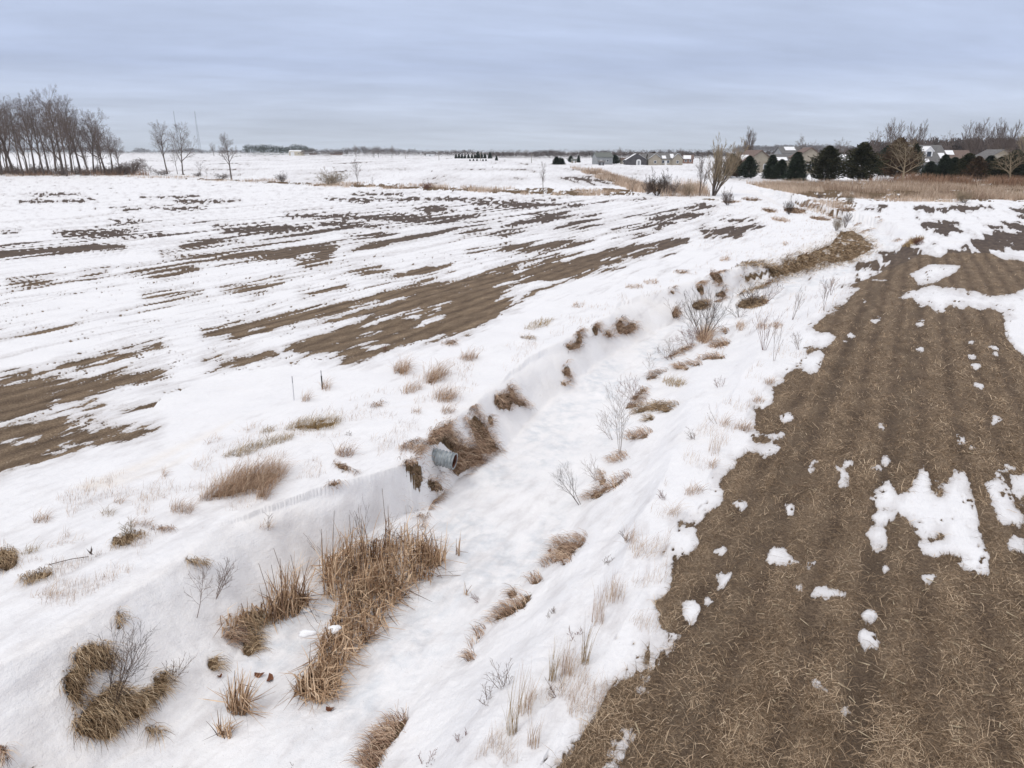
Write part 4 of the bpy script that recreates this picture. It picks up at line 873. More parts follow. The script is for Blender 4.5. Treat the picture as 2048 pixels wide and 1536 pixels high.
for px, b_, t_, w_, v_, lab, ms in ((1495, 336, 261, .75, UPW, 'vase shaped bare tree behind the leftmost evergreens', 'twig'), (1598, 335, 275, 1.0, RND, 'round bare tree behind the snowy roofs', 'twig'), (1625, 334, 285, .8, RND, 'small round bare tree right of the one behind the snowy roofs', 'twig'),
        (1680, 335, 281, 1.3, RND, 'wide low bare tree behind the two big cedars', 'twig'), (1741, 338, 262, .8, RND, 'narrow bare tree left of the vase shaped pair', 'twig'), (1778, 340, 246, .85, UPW, 'tall vase shaped tree, the left of a pair behind the cedars', 'twig'),
        (1821, 340, 250, .75, UPW, 'tall vase shaped tree, the right of a pair behind the cedars', 'twig'), (1848, 330, 273, 1.0, RND, 'far bare tree behind the dormer house', 'twig'), (1885, 333, 268, 1.0, RND, 'far bare tree right of the dormer house', 'twig'),
        (1936, 342, 247, .95, UPW, 'broad vase shaped tree above the brown roof', 'twig'), (1978, 340, 255, .8, UPW, 'slim vase shaped tree right of the broad one', 'twig'), (2000, 342, 246, .9, UPW, 'tall vase shaped tree near the right edge', 'twig'),
        (2036, 345, 256, .9, RND, 'pale trunked tree at the right edge of the picture', 'twig_tan'), (2080, 345, 262, .9, RND, 'bare tree just past the right edge', 'twig'), (1240, 324, 296, 1.2, RND, 'round bare tree behind the grey barn and evergreen', 'twig'),
        (1362, 322, 298, 1.5, RND, 'wide low bare tree behind the tan house', 'twig')):
    bare_tree(px, b_, t_, 'v%d' % v_['seed'], lab, None, w_, mats=(ms, 'bark'), **v_)
bare_tree(1805, 365, 279, 'tantree', 'tan limbed bare tree with a wide low crown in front of the evergreens', None, 1.25, mats=('twig_tan', 'twig_tan'), rz=.5, seed=91, H_=11, r0=.26, base=.22, kids=(13, 7, 5), rmin=.022, spread=.62, up=.12, long=.62)
bare_tree(2020, 362, 300, 'tantree', 'grey tan bare tree sprawling over the rightmost evergreens', None, 1.5, mats=('twig_tan', 'twig_tan'), rz=2.2, seed=91, H_=11, r0=.26, base=.22, kids=(13, 7, 5), rmin=.022, spread=.62, up=.12, long=.62)

# ------------------------------------------------------------------ evergreens
def conifer(seed, kind):
    g = np.random.RandomState(seed); Q = []
    nb = 520 if kind == 'cone' else 460
    for i in range(nb):
        t_ = (i + g.rand()) / nb; zc_ = .03 + .96 * t_ ** .92
        if kind == 'cone': r_ = .36 * (1 - zc_) ** .62 * (.75 + .35 * g.rand()) * (1 - .25 * math.exp(-zc_ * 30))
        else: r_ = .42 * min(1.0, (1 - zc_) * 1.55) ** .85 * (.86 + .14 * min(1, zc_ * 4)) * (.58 + .56 * g.rand())
        a = i * 2.39996 + g.rand() * .7; r_ *= 1 + (.08 if kind == 'cone' else .20) * math.sin(3 * a + zc_ * 9 + seed) + (.0 if kind == 'cone' else .10) * math.sin(5 * a - zc_ * 17)
        n = 22
        s_ = np.linspace(.25, 1, n) + g.normal(0, .03, n); lift = (.10 if kind != 'cone' else -.03)
        X = np.cos(a) * r_ * s_ + g.normal(0, .020, n); Y = np.sin(a) * r_ * s_ + g.normal(0, .016, n)
        Z = zc_ + lift * s_ * r_ / .4 + g.normal(0, .013, n) + (.05 * s_ ** 3 * r_ / .4)
        Q.append(np.stack([X, Y, Z, np.full(n, a)], 1))
    Q = np.concatenate(Q); n = len(Q); sz = g.uniform(.011, .032, n)
    a = Q[:, 3] + g.normal(0, .6, n); e = g.uniform(-.2, 1.0, n)
    U = np.stack([np.cos(a) * np.cos(e), np.sin(a) * np.cos(e), np.sin(e)], 1); Wv = g.normal(0, 1, (n, 3)); Wv = np.cross(U, Wv); Wv /= np.linalg.norm(Wv, axis=1)[:, None]
    c = Q[:, :3]; s = sz[:, None]
    V = np.stack([c - U * s * .8 - Wv * s * .35, c - U * s * .3 + Wv * s * .5, c + U * s * 1.5, c + U * s * .1 - Wv * s * .55], 1).reshape(-1, 3)
    return V, (np.arange(n)[:, None] * 4 + np.arange(4)[None])
CV = {}
for k_, kd, mt in (('cone0', 'cone', 'green'), ('cone1', 'cone', 'green'), ('egg0', 'egg', 'green2'), ('egg1', 'egg', 'green'), ('egg2', 'egg', 'green2'), ('oak', 'egg', 'brownleaf')):
    CV[k_] = meshdata('crown', conifer(len(CV) * 7 + 3, kd), M[mt])
tk = MB(); tk.tube((0, 0, -.02), (0, 0, .8), .018, .005, 7); _t = tk.build('trunk', M['bark']); CT_me = _t.data; bpy.data.objects.remove(_t)
def evergreen(px, pyb, pyt, wpx, var, lab, group=None, nm='evergreen_tree'):
    x, y = (float(q) for q in plane_pt(px, pyb, 0)); z0 = float(height0(np.array([x]), np.array([y]))[0]); m_ = mpp(y, z0)
    pyt -= 4 if px > 1850 else 0; h = (pyb - pyt) * m_; w_ = wpx * m_ / .66 * (1.35 if px > 1850 else 1)
    r = thing(nm, (x, y, z0 - .02 * h), lab, 'tree', group, (px * .77) % 6.28); r.scale = (w_, w_, h * 1.0)
    for me, n_ in ((CT_me, 'trunk'), (CV[var], 'crown')):
        o = bpy.data.objects.new(n_, me); COL.objects.link(o); o.parent = r
for a_ in ((1462, 355, 308, 34, 'egg1', 'leftmost rounded evergreen, half behind the leaning tree'), (1474, 356, 314, 26, 'oak', 'brown tinged bush between the two leftmost evergreens'), (1496, 357, 311, 36, 'egg1', 'rounded evergreen left of the first snowy gap'),
  (1541, 358, 309, 40, 'cone0', 'pointed evergreen right of the first snowy gap'), (1560, 359, 318, 34, 'egg1', 'low evergreen squeezed behind the neat spruce'), (1590, 362, 303, 50, 'cone1', 'neat conical spruce in front of the houses'),
  (1651, 362, 291, 66, 'egg0', 'big bushy cedar, the left of the two largest'), (1718, 363, 286, 66, 'egg2', 'big bushy cedar, the right of the two largest'), (1765, 354, 305, 34, 'egg1', 'dark evergreen right behind the right big cedar'),
  (1790, 358, 277, 58, 'oak', 'tall rust brown leafy tree behind the tan limbed tree'), (1770, 345, 290, 40, 'egg1', 'dark green tree top behind the rust brown one'), (1822, 352, 286, 36, 'egg0', 'olive evergreen right of the rust brown tree'),
  (1857, 357, 326, 30, 'cone0', 'small dark spruce under the dormer house'), (1884, 357, 312, 30, 'cone1', 'narrow spruce right of the dormer house'), (1903, 357, 318, 32, 'egg1', 'dark evergreen right of the narrow spruce'),
  (1930, 358, 311, 38, 'egg0', 'rounded evergreen left of the brown tinged one'), (1950, 359, 316, 32, 'oak', 'brown tinged evergreen in the right row'), (1974, 359, 314, 36, 'cone0', 'pointed dark evergreen in the right row'),
  (1996, 360, 318, 34, 'egg2', 'olive brown evergreen near the right edge'), (2022, 360, 304, 44, 'egg1', 'large dark evergreen under the sprawling bare tree'), (2046, 360, 324, 34, 'egg1', 'dark evergreen cut by the right edge'),
  (2085, 362, 310, 44, 'egg0', 'evergreen just past the right edge'), (1113, 329, 313, 20, 'cone0', 'left of two touching dark evergreens on the snow'), (1124, 329, 316, 15, 'cone1', 'right of two touching dark evergreens on the snow'),
  (1141, 325, 311, 11, 'egg1', 'oval evergreen left of the tan shed'), (1157, 325, 311, 9, 'cone0', 'narrow pointed evergreen right of the tan shed'), (1229, 328, 309, 24, 'egg1', 'round evergreen right of the grey barn'),
  (1307, 322, 303, 17, 'oak', 'dark brownish tree behind the tan house roof'), (993, 321, 311, 7, 'cone0', 'lone little evergreen right of the far evergreen row'), (1120, 322, 314, 6, 'cone1', 'tiny evergreen far behind the touching pair')):
    evergreen(*a_)
ORD = ('leftmost small', 'second small', 'third small', 'fourth small', 'fifth small', 'sixth small', 'seventh small', 'broad tall', 'slim', 'second slim', 'rightmost tall')
for ie, (px, t_, w_) in enumerate(((912, 308, 7), (918, 308, 7), (924, 308, 7), (930, 309, 7), (937, 308, 7), (944, 309, 7), (950, 309, 7), (956, 303, 11), (963, 305, 8), (970, 307, 8), (980, 304, 11))):
    evergreen(px, 317, t_, w_, 'cone%d' % (px % 2), ORD[ie] + ' evergreen in the short row out on the far snow', 'row of evergreens on the far snow')
for px in (940, 947, 954, 966, 972): evergreen(px, 322, 317.5, 4, 'cone0', 'tiny dark shrub in front of the short evergreen row', 'tiny shrubs before the far evergreen row', nm='conifer_shrub')

# ------------------------------------------------------------------ distant woods (masses)
def woods(name, lab, x0, x1, pyb, tops, mats, step=3.2, seed=5, dens=150, depth=.10, leafy=.5):
    g = np.random.RandomState(seed); C = []; Dr = []; Sz = []; Ht = []
    px = x0
    while px < x1:
        top = np.interp(px, [q[0] for q in tops], [q[1] for q in tops]) + g.normal(0, .9)
        pb = pyb if not callable(pyb) else pyb(px)
        x, y = (float(q) for q in plane_pt(px, pb, 0)); f_ = 1 + depth * g.rand(); m_ = mpp(y) * f_; x *= f_; y *= f_
        h = (pb - top) * m_ * g.uniform(.82, 1.06); w_ = h * g.uniform(.30, .45); n = dens
        v_ = g.normal(0, 1, (n, 3)); v_ /= np.linalg.norm(v_, axis=1)[:, None]; r_ = g.rand(n) ** .45
        c = v_ * r_[:, None] * np.array([w_, w_, h * .40]) + np.array([x, y, h * .58]); C.append(c); Sz.append(np.full(n, h) * g.uniform(.02, .07, n) * leafy * 2); Dr.append(v_)
        lo = g.rand(int(n * .35)); cl = np.stack([x + g.normal(0, w_ * .9, len(lo)), y + g.normal(0, w_, len(lo)), lo * h * .4], 1); C.append(cl); Sz.append(np.full(len(lo), h * .03)); Dr.append(g.normal(0, 1, (len(lo), 3)))
        px += step * g.uniform(.6, 1.4) * max(1, (h / m_) / 16)
    C = np.concatenate(C); S = np.concatenate(Sz)[:, None]; D = np.concatenate(Dr); n = len(C)
    D = D + g.normal(0, .7, (n, 3)) + np.array([0, 0, .8]); D /= np.linalg.norm(D, axis=1)[:, None]; W_ = np.cross(D, g.normal(0, 1, (n, 3))); W_ /= np.linalg.norm(W_, axis=1)[:, None]
    V = np.stack([C - D * S - W_ * S * .30, C - D * S * .6 + W_ * S * .38, C + D * S * 1.2 + W_ * S * .12, C + D * S * .7 - W_ * S * .3], 1).reshape(-1, 3)
    tag(np_mesh(name, V, np.arange(n)[:, None] * 4 + np.arange(4)[None], mats), lab, 'woods', kind='stuff')
woods('distant_pine_wood', 'dark pine wood on the horizon left of the cream barn', 494, 572, 311, [(494, 289), (510, 286), (530, 288), (560, 289), (572, 293)], M['green'], 3.4, 5, 240, .12)
woods('distant_pine_wood', 'low dark pines right of the cream barn', 572, 630, 309.5, [(572, 291), (600, 290), (622, 292), (630, 299)], M['green'], 3.2, 6, 200, .12)
woods('distant_woods', 'grey brown tree line across the middle of the horizon', 605, 860, 313, [(605, 298), (680, 297), (713, 293), (760, 294), (790, 296), (830, 299), (860, 301)], M['twigf'], 3.0, 7)
woods('distant_woods', 'grey brown tree line right of the middle of the horizon', 985, 1475, 317, [(985, 303), (1030, 302), (1060, 303), (1100, 298), (1130, 302), (1190, 301), (1290, 302), (1400, 301), (1470, 304)], M['twigf'], 2.6, 8, 260)
woods('distant_woods', 'thin far trees behind the evergreen row', 850, 1000, 313, [(850, 303), (925, 299), (960, 302), (1000, 303)], M['twigf'], 2.8, 9, 220)
woods('distant_woods', 'low hazy trees behind the left wood and the trio', 120, 496, 308.5, [(120, 290), (200, 288), (240, 300), (260, 302), (285, 295), (310, 301), (360, 297), (385, 294), (410, 300), (450, 298), (496, 300)], M['twigf'], 3.0, 10)
woods('distant_woods', 'low trees seen between the trunks of the left wood', -200, 120, 309, [(-200, 292), (120, 292)], M['twigf'], 4.0, 11, 100)
woods('blue_ridge_woods', 'long blue wooded ridge low on the horizon at right', 1466, 1705, 306, [(1466, 296), (1480, 291), (1600, 289), (1690, 290), (1705, 292)], M['twigf'], 2.0, 12, 260, .3)
woods('blue_ridge_woods', 'thin blue strip of far woods all along the horizon', 560, 1480, 305.2, [(560, 300), (800, 299.5), (1150, 299), (1480, 298.5)], M['twigf'], 2.6, 13, 80, .3)
woods('distant_woods', 'brown woods behind the dormer house and the right evergreens', 1690, 2120, 326, [(1690, 298), (1740, 283), (1830, 278), (1950, 276), (2120, 275)], M['twigf'], 2.2, 14, 560, .12)
woods('distant_woods', 'brown thicket between the snowy roofs', 1475, 1700, 322, [(1475, 303), (1700, 299)], M['twigf'], 2.8, 15, 300, .10)
RM = dict(seed=84, H_=12, r0=.26, base=.28, kids=(12, 6, 5), rmin=.030, spread=.55, up=.30, long=.5)
for px, b_, t_, lab in ((748, 315, 293, 'taller bare tree left in the middle tree line'), (757, 315, 292, 'dark tall bare tree in the middle tree line'), (712, 314, 291, 'round bare tree at the left of the middle tree line'), (784, 315, 292, 'tall bare tree above the right of the middle tree line'),
        (1099, 316, 298, 'round bare tree standing above the far line left of the evergreen pair'), (1050, 316, 300, 'bare tree above the far line near the evergreen row'), (428, 312, 287, 'bare tree on the horizon left of the lone round tree'), (930, 313, 300, 'bare tree behind the short evergreen row')):
    bare_tree(px, b_, t_, 'v84', lab, None, 1.2, **RM)

# ------------------------------------------------------------------ buildings
def house(px, pyb, w_, d_, h_, rh, rz, label, wall='tan', roof='roof', axis='x', wins=(), doors=(), gable_front=(), snow=(), chimney=None, name='house', cat='house', dormers=0):
    x, y = (float(q) for q in plane_pt(px, pyb, 0)); z0 = float(height0(np.array([x]), np.array([y]))[0])
    r = thing(name, (x, y + d_ / 2, z0), label, cat, None, rz); e = .4
    m = MB()
    if axis == 'x': m.prism([(-d_ / 2, -.2), (d_ / 2, -.2), (d_ / 2, h_), (0, h_ + rh), (-d_ / 2, h_)], -w_ / 2, w_ / 2)
    else: m.prism([(-w_ / 2, -.2), (w_ / 2, -.2), (w_ / 2, h_), (0, h_ + rh), (-w_ / 2, h_)], -d_ / 2, d_ / 2, 'y')
    m.build('wall', M[wall], r)
    q = MB(); half, ln = (d_ / 2, w_ / 2) if axis == 'x' else (w_ / 2, d_ / 2); sl = rh / half
    for s in (-1, 1):
        prof = [(s * (half + e), h_ - e * sl + .03), (0, h_ + rh + .03), (0, h_ + rh + .25), (s * (half + e), h_ - e * sl + .22)]
        q.prism(prof, -ln - e, ln + e, axis)
    rf = q.build('roof', M[roof], r)
    for (a, b_, f0, f1, side) in snow:      # snow lying on a roof slope
        s_ = MB(); y0, y1 = -half - e + f0 * (half + e), -half - e + f1 * (half + e)
        zf = lambda yy: h_ + rh + .26 - (abs(yy)) * sl
        prof = [(side * y0, zf(y0)), (side * y1, zf(y1)), (side * y1, zf(y1) + .14), (side * y0, zf(y0) + .10)]
        s_.prism(prof, a, b_, axis).build('roof_snow', M['roofsnow'], rf)
    F = -(d_ / 2)
    for gx, gw, gh, gd in gable_front:      # gabled projection towards the viewer
        g_ = MB(); g_.prism([(gx - gw / 2, -.2), (gx + gw / 2, -.2), (gx + gw / 2, h_ - .05), (gx, h_ + gh), (gx - gw / 2, h_ - .05)], F - gd, F + d_ * .4, 'y'); g_.build('wing', M[wall], r)
        rr_ = MB()
        for s in (-1, 1): rr_.prism([(gx + s * (gw / 2 + .3), h_ - .28), (gx, h_ + gh + .02), (gx, h_ + gh + .22), (gx + s * (gw / 2 + .3), h_ - .08)], F - gd - .3, F + d_ * .45, 'y')
        gr_ = rr_.build('wing_roof', M[roof], r)
        t_ = MB()
        for s in (-1, 1): t_.prism([(gx + s * (gw / 2 + .3), h_ - .05), (gx, h_ + gh + .25), (gx, h_ + gh + .35), (gx + s * (gw / 2 + .3), h_ + .05)], F - gd - .32, F - gd + .25, 'y')
        t_.build('trim', M['white'], gr_)
        if gw > 3:
            f_ = MB().box((gx, F - gd - .03, 1.5), (1.3, .06, 1.3)).build('window', M['white'], r); MB().box((gx, F - gd - .075, 1.5), (1.0, .04, 1.0)).build('pane', M['glass'], f_)
    for i in range(dormers):
        dx = (-.5 + i) * w_ * .36 - w_ * .12; dz = h_ + rh * .30; dy = F + half * .38
        g_ = MB(); g_.prism([(dx - 1.1, dz - .8), (dx + 1.1, dz - .8), (dx + 1.1, dz + 1.7), (dx, dz + 2.7), (dx - 1.1, dz + 1.7)], dy - .5, dy + half * .6, 'y'); dm = g_.build('dormer', M['white'], r)
        rr_ = MB()
        for s in (-1, 1): rr_.prism([(dx + s * 1.5, dz + 1.35), (dx, dz + 2.72), (dx, dz + 2.95), (dx + s * 1.5, dz + 1.58)], dy - .7, dy + half * .62, 'y')
        rr_.build('dormer_roof', M['roofsnow'], dm); MB().box((dx, dy - .53, dz + .7), (1.3, .05, 1.5)).build('pane', M['glass'], dm)
    for wx, wz, ww, wh in wins:
        f_ = MB().box((wx, F - .04, wz), (ww + .3, .07, wh + .3)).build('window', M['white'], r); MB().box((wx, F - .09, wz), (ww, .04, wh)).build('pane', M['glass'], f_)
    for wx, ww, wh, mt in doors: MB().box((wx, F - .05, wh / 2), (ww, .09, wh)).build('door', M[mt], r)
    if chimney: MB().box((chimney[0], chimney[1], h_ + rh), (.8, .8, 2.2)).build('chimney', M['brick'], rf)
    return r
house(1206, 329, 8.5, 7, 3.6, 2.0, .25, 'pale grey barn with dull green grey roof left of the round evergreen', 'grey', 'roofg', doors=((-2, 1.2, 2.2, 'white'),), wins=((1.5, 1.8, .9, .9),), name='barn', cat='barn')
house(1273, 330, 10, 9, 2.2, 2.9, 0, 'dark slate gabled garage with a white arched front', 'slate', 'roof', 'y', name='garage', cat='garage', snow=((-4.4, 0, .0, .9, 1), (-4.4, -2, .1, .8, -1)), doors=())
gx, gy = (float(q) for q in plane_pt(1275, 330, 0)); gar = thing('greenhouse', (gx + .3, gy - .9, 0), 'white arched greenhouse front standing before the slate garage', 'greenhouse')
am = MB(); pr_ = [(1.1 * math.cos(math.pi * k / 10), 1.6 + 1.1 * math.sin(math.pi * k / 10)) for k in range(11)] + [(-1.1, -.1), (1.1, -.1)]; am.prism(pr_, -.5, .5, 'y').build('shell', M['white'], gar); MB().box((0, -.53, 1.0), (.9, .05, 1.9)).build('door', M['grey'], gar)
house(1282, 327, 9, 6, 2.6, 2.2, 0, 'low grey roofed building behind the slate garage', 'grey', 'roof')
house(1247, 328, 3, 3, 2.0, .9, 0, 'small tan shed left of the slate garage', 'tan', 'roofr', name='shed', cat='shed', wins=((0, 1.2, .7, .7),))
house(1330, 330, 15.5, 8, 3.0, 2.3, 0, 'tan ranch house with grey roof and two front gables', 'tan', 'roof', gable_front=((-5.2, 6.2, 2.0, 1.6), (5.8, 5.0, 2.3, 1.0)), wins=((-1, 1.6, 1.0, 1.2), (1.4, 1.6, 1.0, 1.2)), doors=((.3, 1.0, 2.1, 'white'),), snow=((-1.6, .4, .0, .5, 1), (2.6, 4.4, .1, .8, 1)))
house(1378, 327, 5.4, 6, 2.4, 1.9, -.2, 'small brown brick house with snow on its roof right of the tan house', 'brick', 'roofr', wins=((-1.2, 1.4, .9, 1.0), (1.2, 1.4, .9, 1.0)), snow=((-2.6, 1.5, .0, .8, 1),))
house(1203, 331, 2.4, 2.2, 1.6, .5, 0, 'small dark shed on the snow in front of the grey barn', 'slate', 'roof', name='shed', cat='shed', doors=((0, .8, 1.4, 'grey'),))
house(1148, 326, 2.6, 3, 1.5, .7, 0, 'tiny tan shed between two small evergreens', 'tan', 'roofg', name='shed', cat='shed', doors=((0, .9, 1.3, 'white'),))
house(591, 311.2, 20, 16, 6.0, 1.6, .12, 'cream metal barn with white roof and white door on the horizon', 'cream', 'roofsnow', name='barn', cat='barn', doors=((-5, 5.5, 5.0, 'white'),), wins=((4, 3, 1.5, 1.5),))
house(625, 309.5, 11, 8, 3.2, 2.4, 0, 'red brick farmhouse right of the cream barn', 'brick', 'roofsnow', wins=((-2.5, 1.7, 1.2, 1.4), (2.5, 1.7, 1.2, 1.4)))
house(672, 310, 20, 8, 3.2, 2.0, 0, 'long red brick house farther right of the cream barn', 'brick', 'roofr', wins=((-5, 1.7, 1.6, 1.4), (4, 1.7, 1.6, 1.4)), snow=((-9, -2, .1, .8, 1),))
house(860, 313.5, 9, 7, 3.2, 1.6, 0, 'small pale house left of the far evergreen row', 'white', 'roof', wins=((0, 1.6, 1.2, 1.2),))
house(1513, 345, 9, 9, 3.5, 3.0, .2, 'tan gabled house seen through the first snowy gap', 'tan', 'roofr', 'y', wins=((-1.8, 1.7, 1, 1.3), (1.8, 1.7, 1, 1.3)), snow=((-1.5, 3, .0, .5, 1),))
house(1557, 338, 10, 7, 3.2, 2.0, 0, 'tan house with snowy eaves behind the low evergreens', 'tan', 'roof', wins=((-2, 1.7, 1, 1.3), (2, 1.7, 1, 1.3)), snow=((-4, 3, .0, .45, 1),))
house(1578, 333, 9, 7, 5.6, 2.4, .15, 'house with a snow covered roof behind the neat spruce', 'grey', 'roof', wins=((-2, 4.4, 1, 1.3), (2, 4.4, 1, 1.3)), snow=((-2.3, 2.6, .45, .95, 1),))
house(1621, 348, 8, 9, 4.6, 2.6, -.15, 'brown gabled house between the spruce and the left big cedar', 'tan', 'roofr', 'y', wins=((0, 2.0, 1.1, 1.3),))
house(1684, 345, 8, 7, 3.0, 2.2, 0, 'low house with white snow on its roof between the two big cedars', 'grey', 'roof', snow=((-3.2, 2.0, .3, .95, 1),), wins=((0, 1.6, 1, 1.2),))
house(1849, 349, 12.5, 10, 3.6, 4.4, .1, 'large house with grey roof, two white dormers and a porch', 'grey', 'roof', dormers=2, wins=((-4, 1.8, 1.2, 1.6), (-1.2, 1.8, 1.2, 1.6), (3, 1.8, 1.2, 1.6)), doors=((1.0, 1.1, 2.2, 'brick'),), snow=((4.0, 5.9, .0, .5, 1), (-1.6, .2, .0, .16, 1)))
house(1905, 348, 11, 9, 3.4, 3.2, -.1, 'wide house with brown roof and a snow strip right of the dormer house', 'tan', 'roofr', wins=((-2, 1.7, 1, 1.3),), snow=((-5, 1.2, .62, .95, 1),))
house(1998, 345, 9, 8, 4.4, 2.4, 0, 'small pale gabled house behind the right evergreens', 'tan', 'roof', 'y', wins=((0, 2.2, 1, 1.3),))
# radio masts
def mast(px, pyt, wb, label, cab=False):
    x, y = (float(q) for q in plane_pt(px, 306.6, 0)); h = (306.6 - pyt) * mpp(y); r = thing('radio_mast', (x, y, 0), label, 'radio mast'); leg = lambda k, z: np.array([math.cos(k * 2.0944 + .4) * wb * (1 - z / h * .86), math.sin(k * 2.0944 + .4) * wb * (1 - z / h * .86), z])
    for k in range(3):
        m = MB(); m.tube(leg(k, 0), leg(k, h * .97), .34, .24, 5); m.build('leg', M['steel'], r)
    m = MB(); n = 22
    for i in range(n):
        z0, z1 = h * .97 * i / n, h * .97 * (i + 1) / n
        for k in range(3): m.tube(leg(k, z0), leg((k + 1) % 3, z1), .16, .16, 4, False); m.tube(leg(k, z1), leg((k + 1) % 3, z1), .14, .14, 4, False)
    m.build('bracing', M['steel'], r); MB().tube((0, 0, h * .95), (0, 0, h), .35, .15, 6).build('antenna', M['steel'], r)
    if cab: MB().tube((0, 0, h * .62), (0, 0, h * .66), wb * .75, wb * .75, 8).build('platform', M['steel'], r)
    MB().box((wb + 3, 0, 1.4), (4, 3, 2.8)).build('equipment_hut', M['grey'], r)
mast(358.5, 222, 3.0, 'left radio mast, rising behind the right tree of the trio', True); mast(400, 222, 4.6, 'right radio mast, a tapering lattice standing clear against the sky')
for px, b_, t_, lab in ((744, 314.5, 301, 'utility pole before the left of the middle tree line'), (811, 318, 301, 'utility pole before the right of the middle tree line'), (878, 321, 302, 'pale utility pole left of the far evergreen row'), (961, 321.5, 305, 'grey utility pole in front of the far evergreen row'), (1063, 326, 307, 'thin utility pole right of the far evergreen row')):
    x, y = (float(q) for q in plane_pt(px, b_, 0)); h = (b_ - t_) * mpp(y); r = thing('utility_pole', (x, y, 0), lab, 'utility pole', None, .3)
    MB().tube((0, 0, -.3), (0, 0, h), .20, .14, 8).build('pole', M['pole'], r); MB().box((0, 0, h - .7), (2.4, .15, .18)).build('crossarm', M['pole'], r)
    for k in (-1, 0, 1): MB().tube((k * 1.0, 0, h - .6), (k * 1.0, 0, h - .3), .07, .05, 6).build('insulator', M['white'], r)

# ------------------------------------------------------------------ things by the ditch
# corrugated drain pipe
mx, my = plane_pt(905, 921, -.36); bx, by = plane_pt(855, 900, -.38); p1 = np.array([float(mx), float(my), -.36]); p0 = np.array([float(bx), float(by), -.38])
ax_ = p1 - p0; ln = np.linalg.norm(ax_); ax_ /= ln; ax_ = np.array([.93, -.27, -.12]); ax_ /= np.linalg.norm(ax_); p1 = p1 + np.array([.05, .0, -.02]); p0 = p1 - ax_ * 1.35; ln = 1.35
pr = thing('drain_pipe', tuple(p1), 'corrugated grey steel drain pipe sticking out of the grassy left bank', 'drain pipe')
A_ = np.cross(ax_, (0, 0, 1)); A_ /= np.linalg.norm(A_); B_ = np.cross(ax_, A_)
def lathe(prof, k=40):
    Vv = []; Ff = []
    for s_, r_ in prof:
        for i in range(k): t_ = 2 * math.pi * i / k; Vv.append(tuple((p0 - p1) + ax_ * s_ + r_ * (math.cos(t_) * A_ + math.sin(t_) * B_)))
    for j in range(len(prof) - 1):
        for i in range(k): i2 = (i + 1) % k; Ff.append((j * k + i, j * k + i2, (j + 1) * k + i2, (j + 1) * k + i))
    return MB().poly(Vv, Ff)
lathe([(s_, .185 + .017 * math.cos(s_ / .085 * 2 * math.pi)) for s_ in np.arange(0, ln, .0085)]).build('corrugated_shell', M['galv'], pr, True)
lathe([(s_, .160 + .010 * math.cos(s_ / .085 * 2 * math.pi)) for s_ in np.arange(.1, ln - .004, .0085)]).build('inner_wall', M['rustm'], pr, True)
lathe([(ln - .010, .199), (ln + .003, .199), (ln + .003, .170), (ln - .010, .170)]).build('rim', M['galv'], pr)
# marker stakes
s = at1(588, 801); r = thing('marker_stake', s, 'white marker stake with a grey top, left of the two in the snow', 'stake'); hh_ = (801 - 748) * mpp(s[1])
MB().tube((0, 0, -.2), (.01, 0, hh_ * .72), .016, .016, 8).build('post', M['stake'], r); MB().tube((.01, 0, hh_ * .70), (.012, 0, hh_), .012, .012, 8).build('cap', M['stakeg'], r)
s = at1(645, 778); r = thing('marker_stake', s, 'black marker stake with a pale grey top, right of the two in the snow', 'stake'); hh_ = (778 - 737) * mpp(s[1])
MB().tube((0, 0, -.2), (0, 0, hh_ * .72), .020, .020, 8).build('post', M['black'], r); MB().tube((0, 0, hh_ * .70), (0, 0, hh_), .014, .014, 8).build('cap', M['stakeg'], r)

# cattails: stiff leaves, many broken over
def cattail(P, n, hmin, hmax, label, kinkp=.6, cat='cattails', nm='cattail_clump', stalks=0, wd_=.021, spread=1.5):
    A = np.array(P); o = at1(A[:, 0].mean(), A[:, 1].mean()); X, Y = scatter_px(P, n); x, y, _ = at(X, Y); z = height0(x, y) - .04
    o = (o[0], o[1], float(z.min()) + .04); r = thing(nm, o, label, cat)
    h1 = fbm(x * .9, y * .9, 2, 201) * 5; head = h1 + rs.normal(0, 1.1, n); L_ = rs.uniform(hmin, hmax, n) * (1 + .25 * fbm(x * 1.5, y * 1.5, 2, 205))
    k = rs.rand(n) < kinkp; a0 = np.abs(rs.normal(0, .22, n)) * spread; a1 = a0 + rs.uniform(0, .5, n)
    tn_ = (.52 + .35 * fbm(x * 2, y * 2, 2, 207) + rs.normal(0, .30, n)).clip(0, 1)
    base_ = np.stack([x, y, z], 1) - np.array(o)
    V1, F1, T1 = blades(base_[~k], head[~k], L_[~k], wd_ * rs.uniform(.5, 1.2, (~k).sum()), a0[~k], a1[~k], 5, tn_[~k])
    np_mesh('standing_leaves', V1, F1, M['cat'], r, {'tint': T1})
    m = k.sum(); kk = rs.choice([1, 2, 2, 3], m)
    V2, F2, T2 = blades(base_[k], head[k], L_[k] * 1.05, wd_ * rs.uniform(.6, 1.3, m), a0[k], a1[k], 5, tn_[k], kink=(kk, rs.uniform(1.15, 2.4, m)))
    zlo = float(-DEP - .03 - o[2]); V2[:, 2] = np.maximum(V2[:, 2], zlo)
    np_mesh('broken_leaves', V2, F2, M['cat'], r, {'tint': T2})
    if stalks:
        sm = MB()
        for i in rs.choice(n, stalks, False):
            b0 = base_[i]; tt = b0 + np.array([rs.normal(0, .10), rs.normal(0, .10), hmax * rs.uniform(.9, 1.35)]); sm.tube(b0, tt, .007, .004, 5)
        sm.build('stalks', M['weed'], r)
cattail([(640, 1140), (700, 1100), (760, 1090), (830, 1085), (872, 1105), (868, 1160), (800, 1170), (740, 1185), (700, 1205), (650, 1200)], 1150, .45, .95, 'large tangled stand of broken tan cattails, the back one against the snow bank', .74, stalks=7)
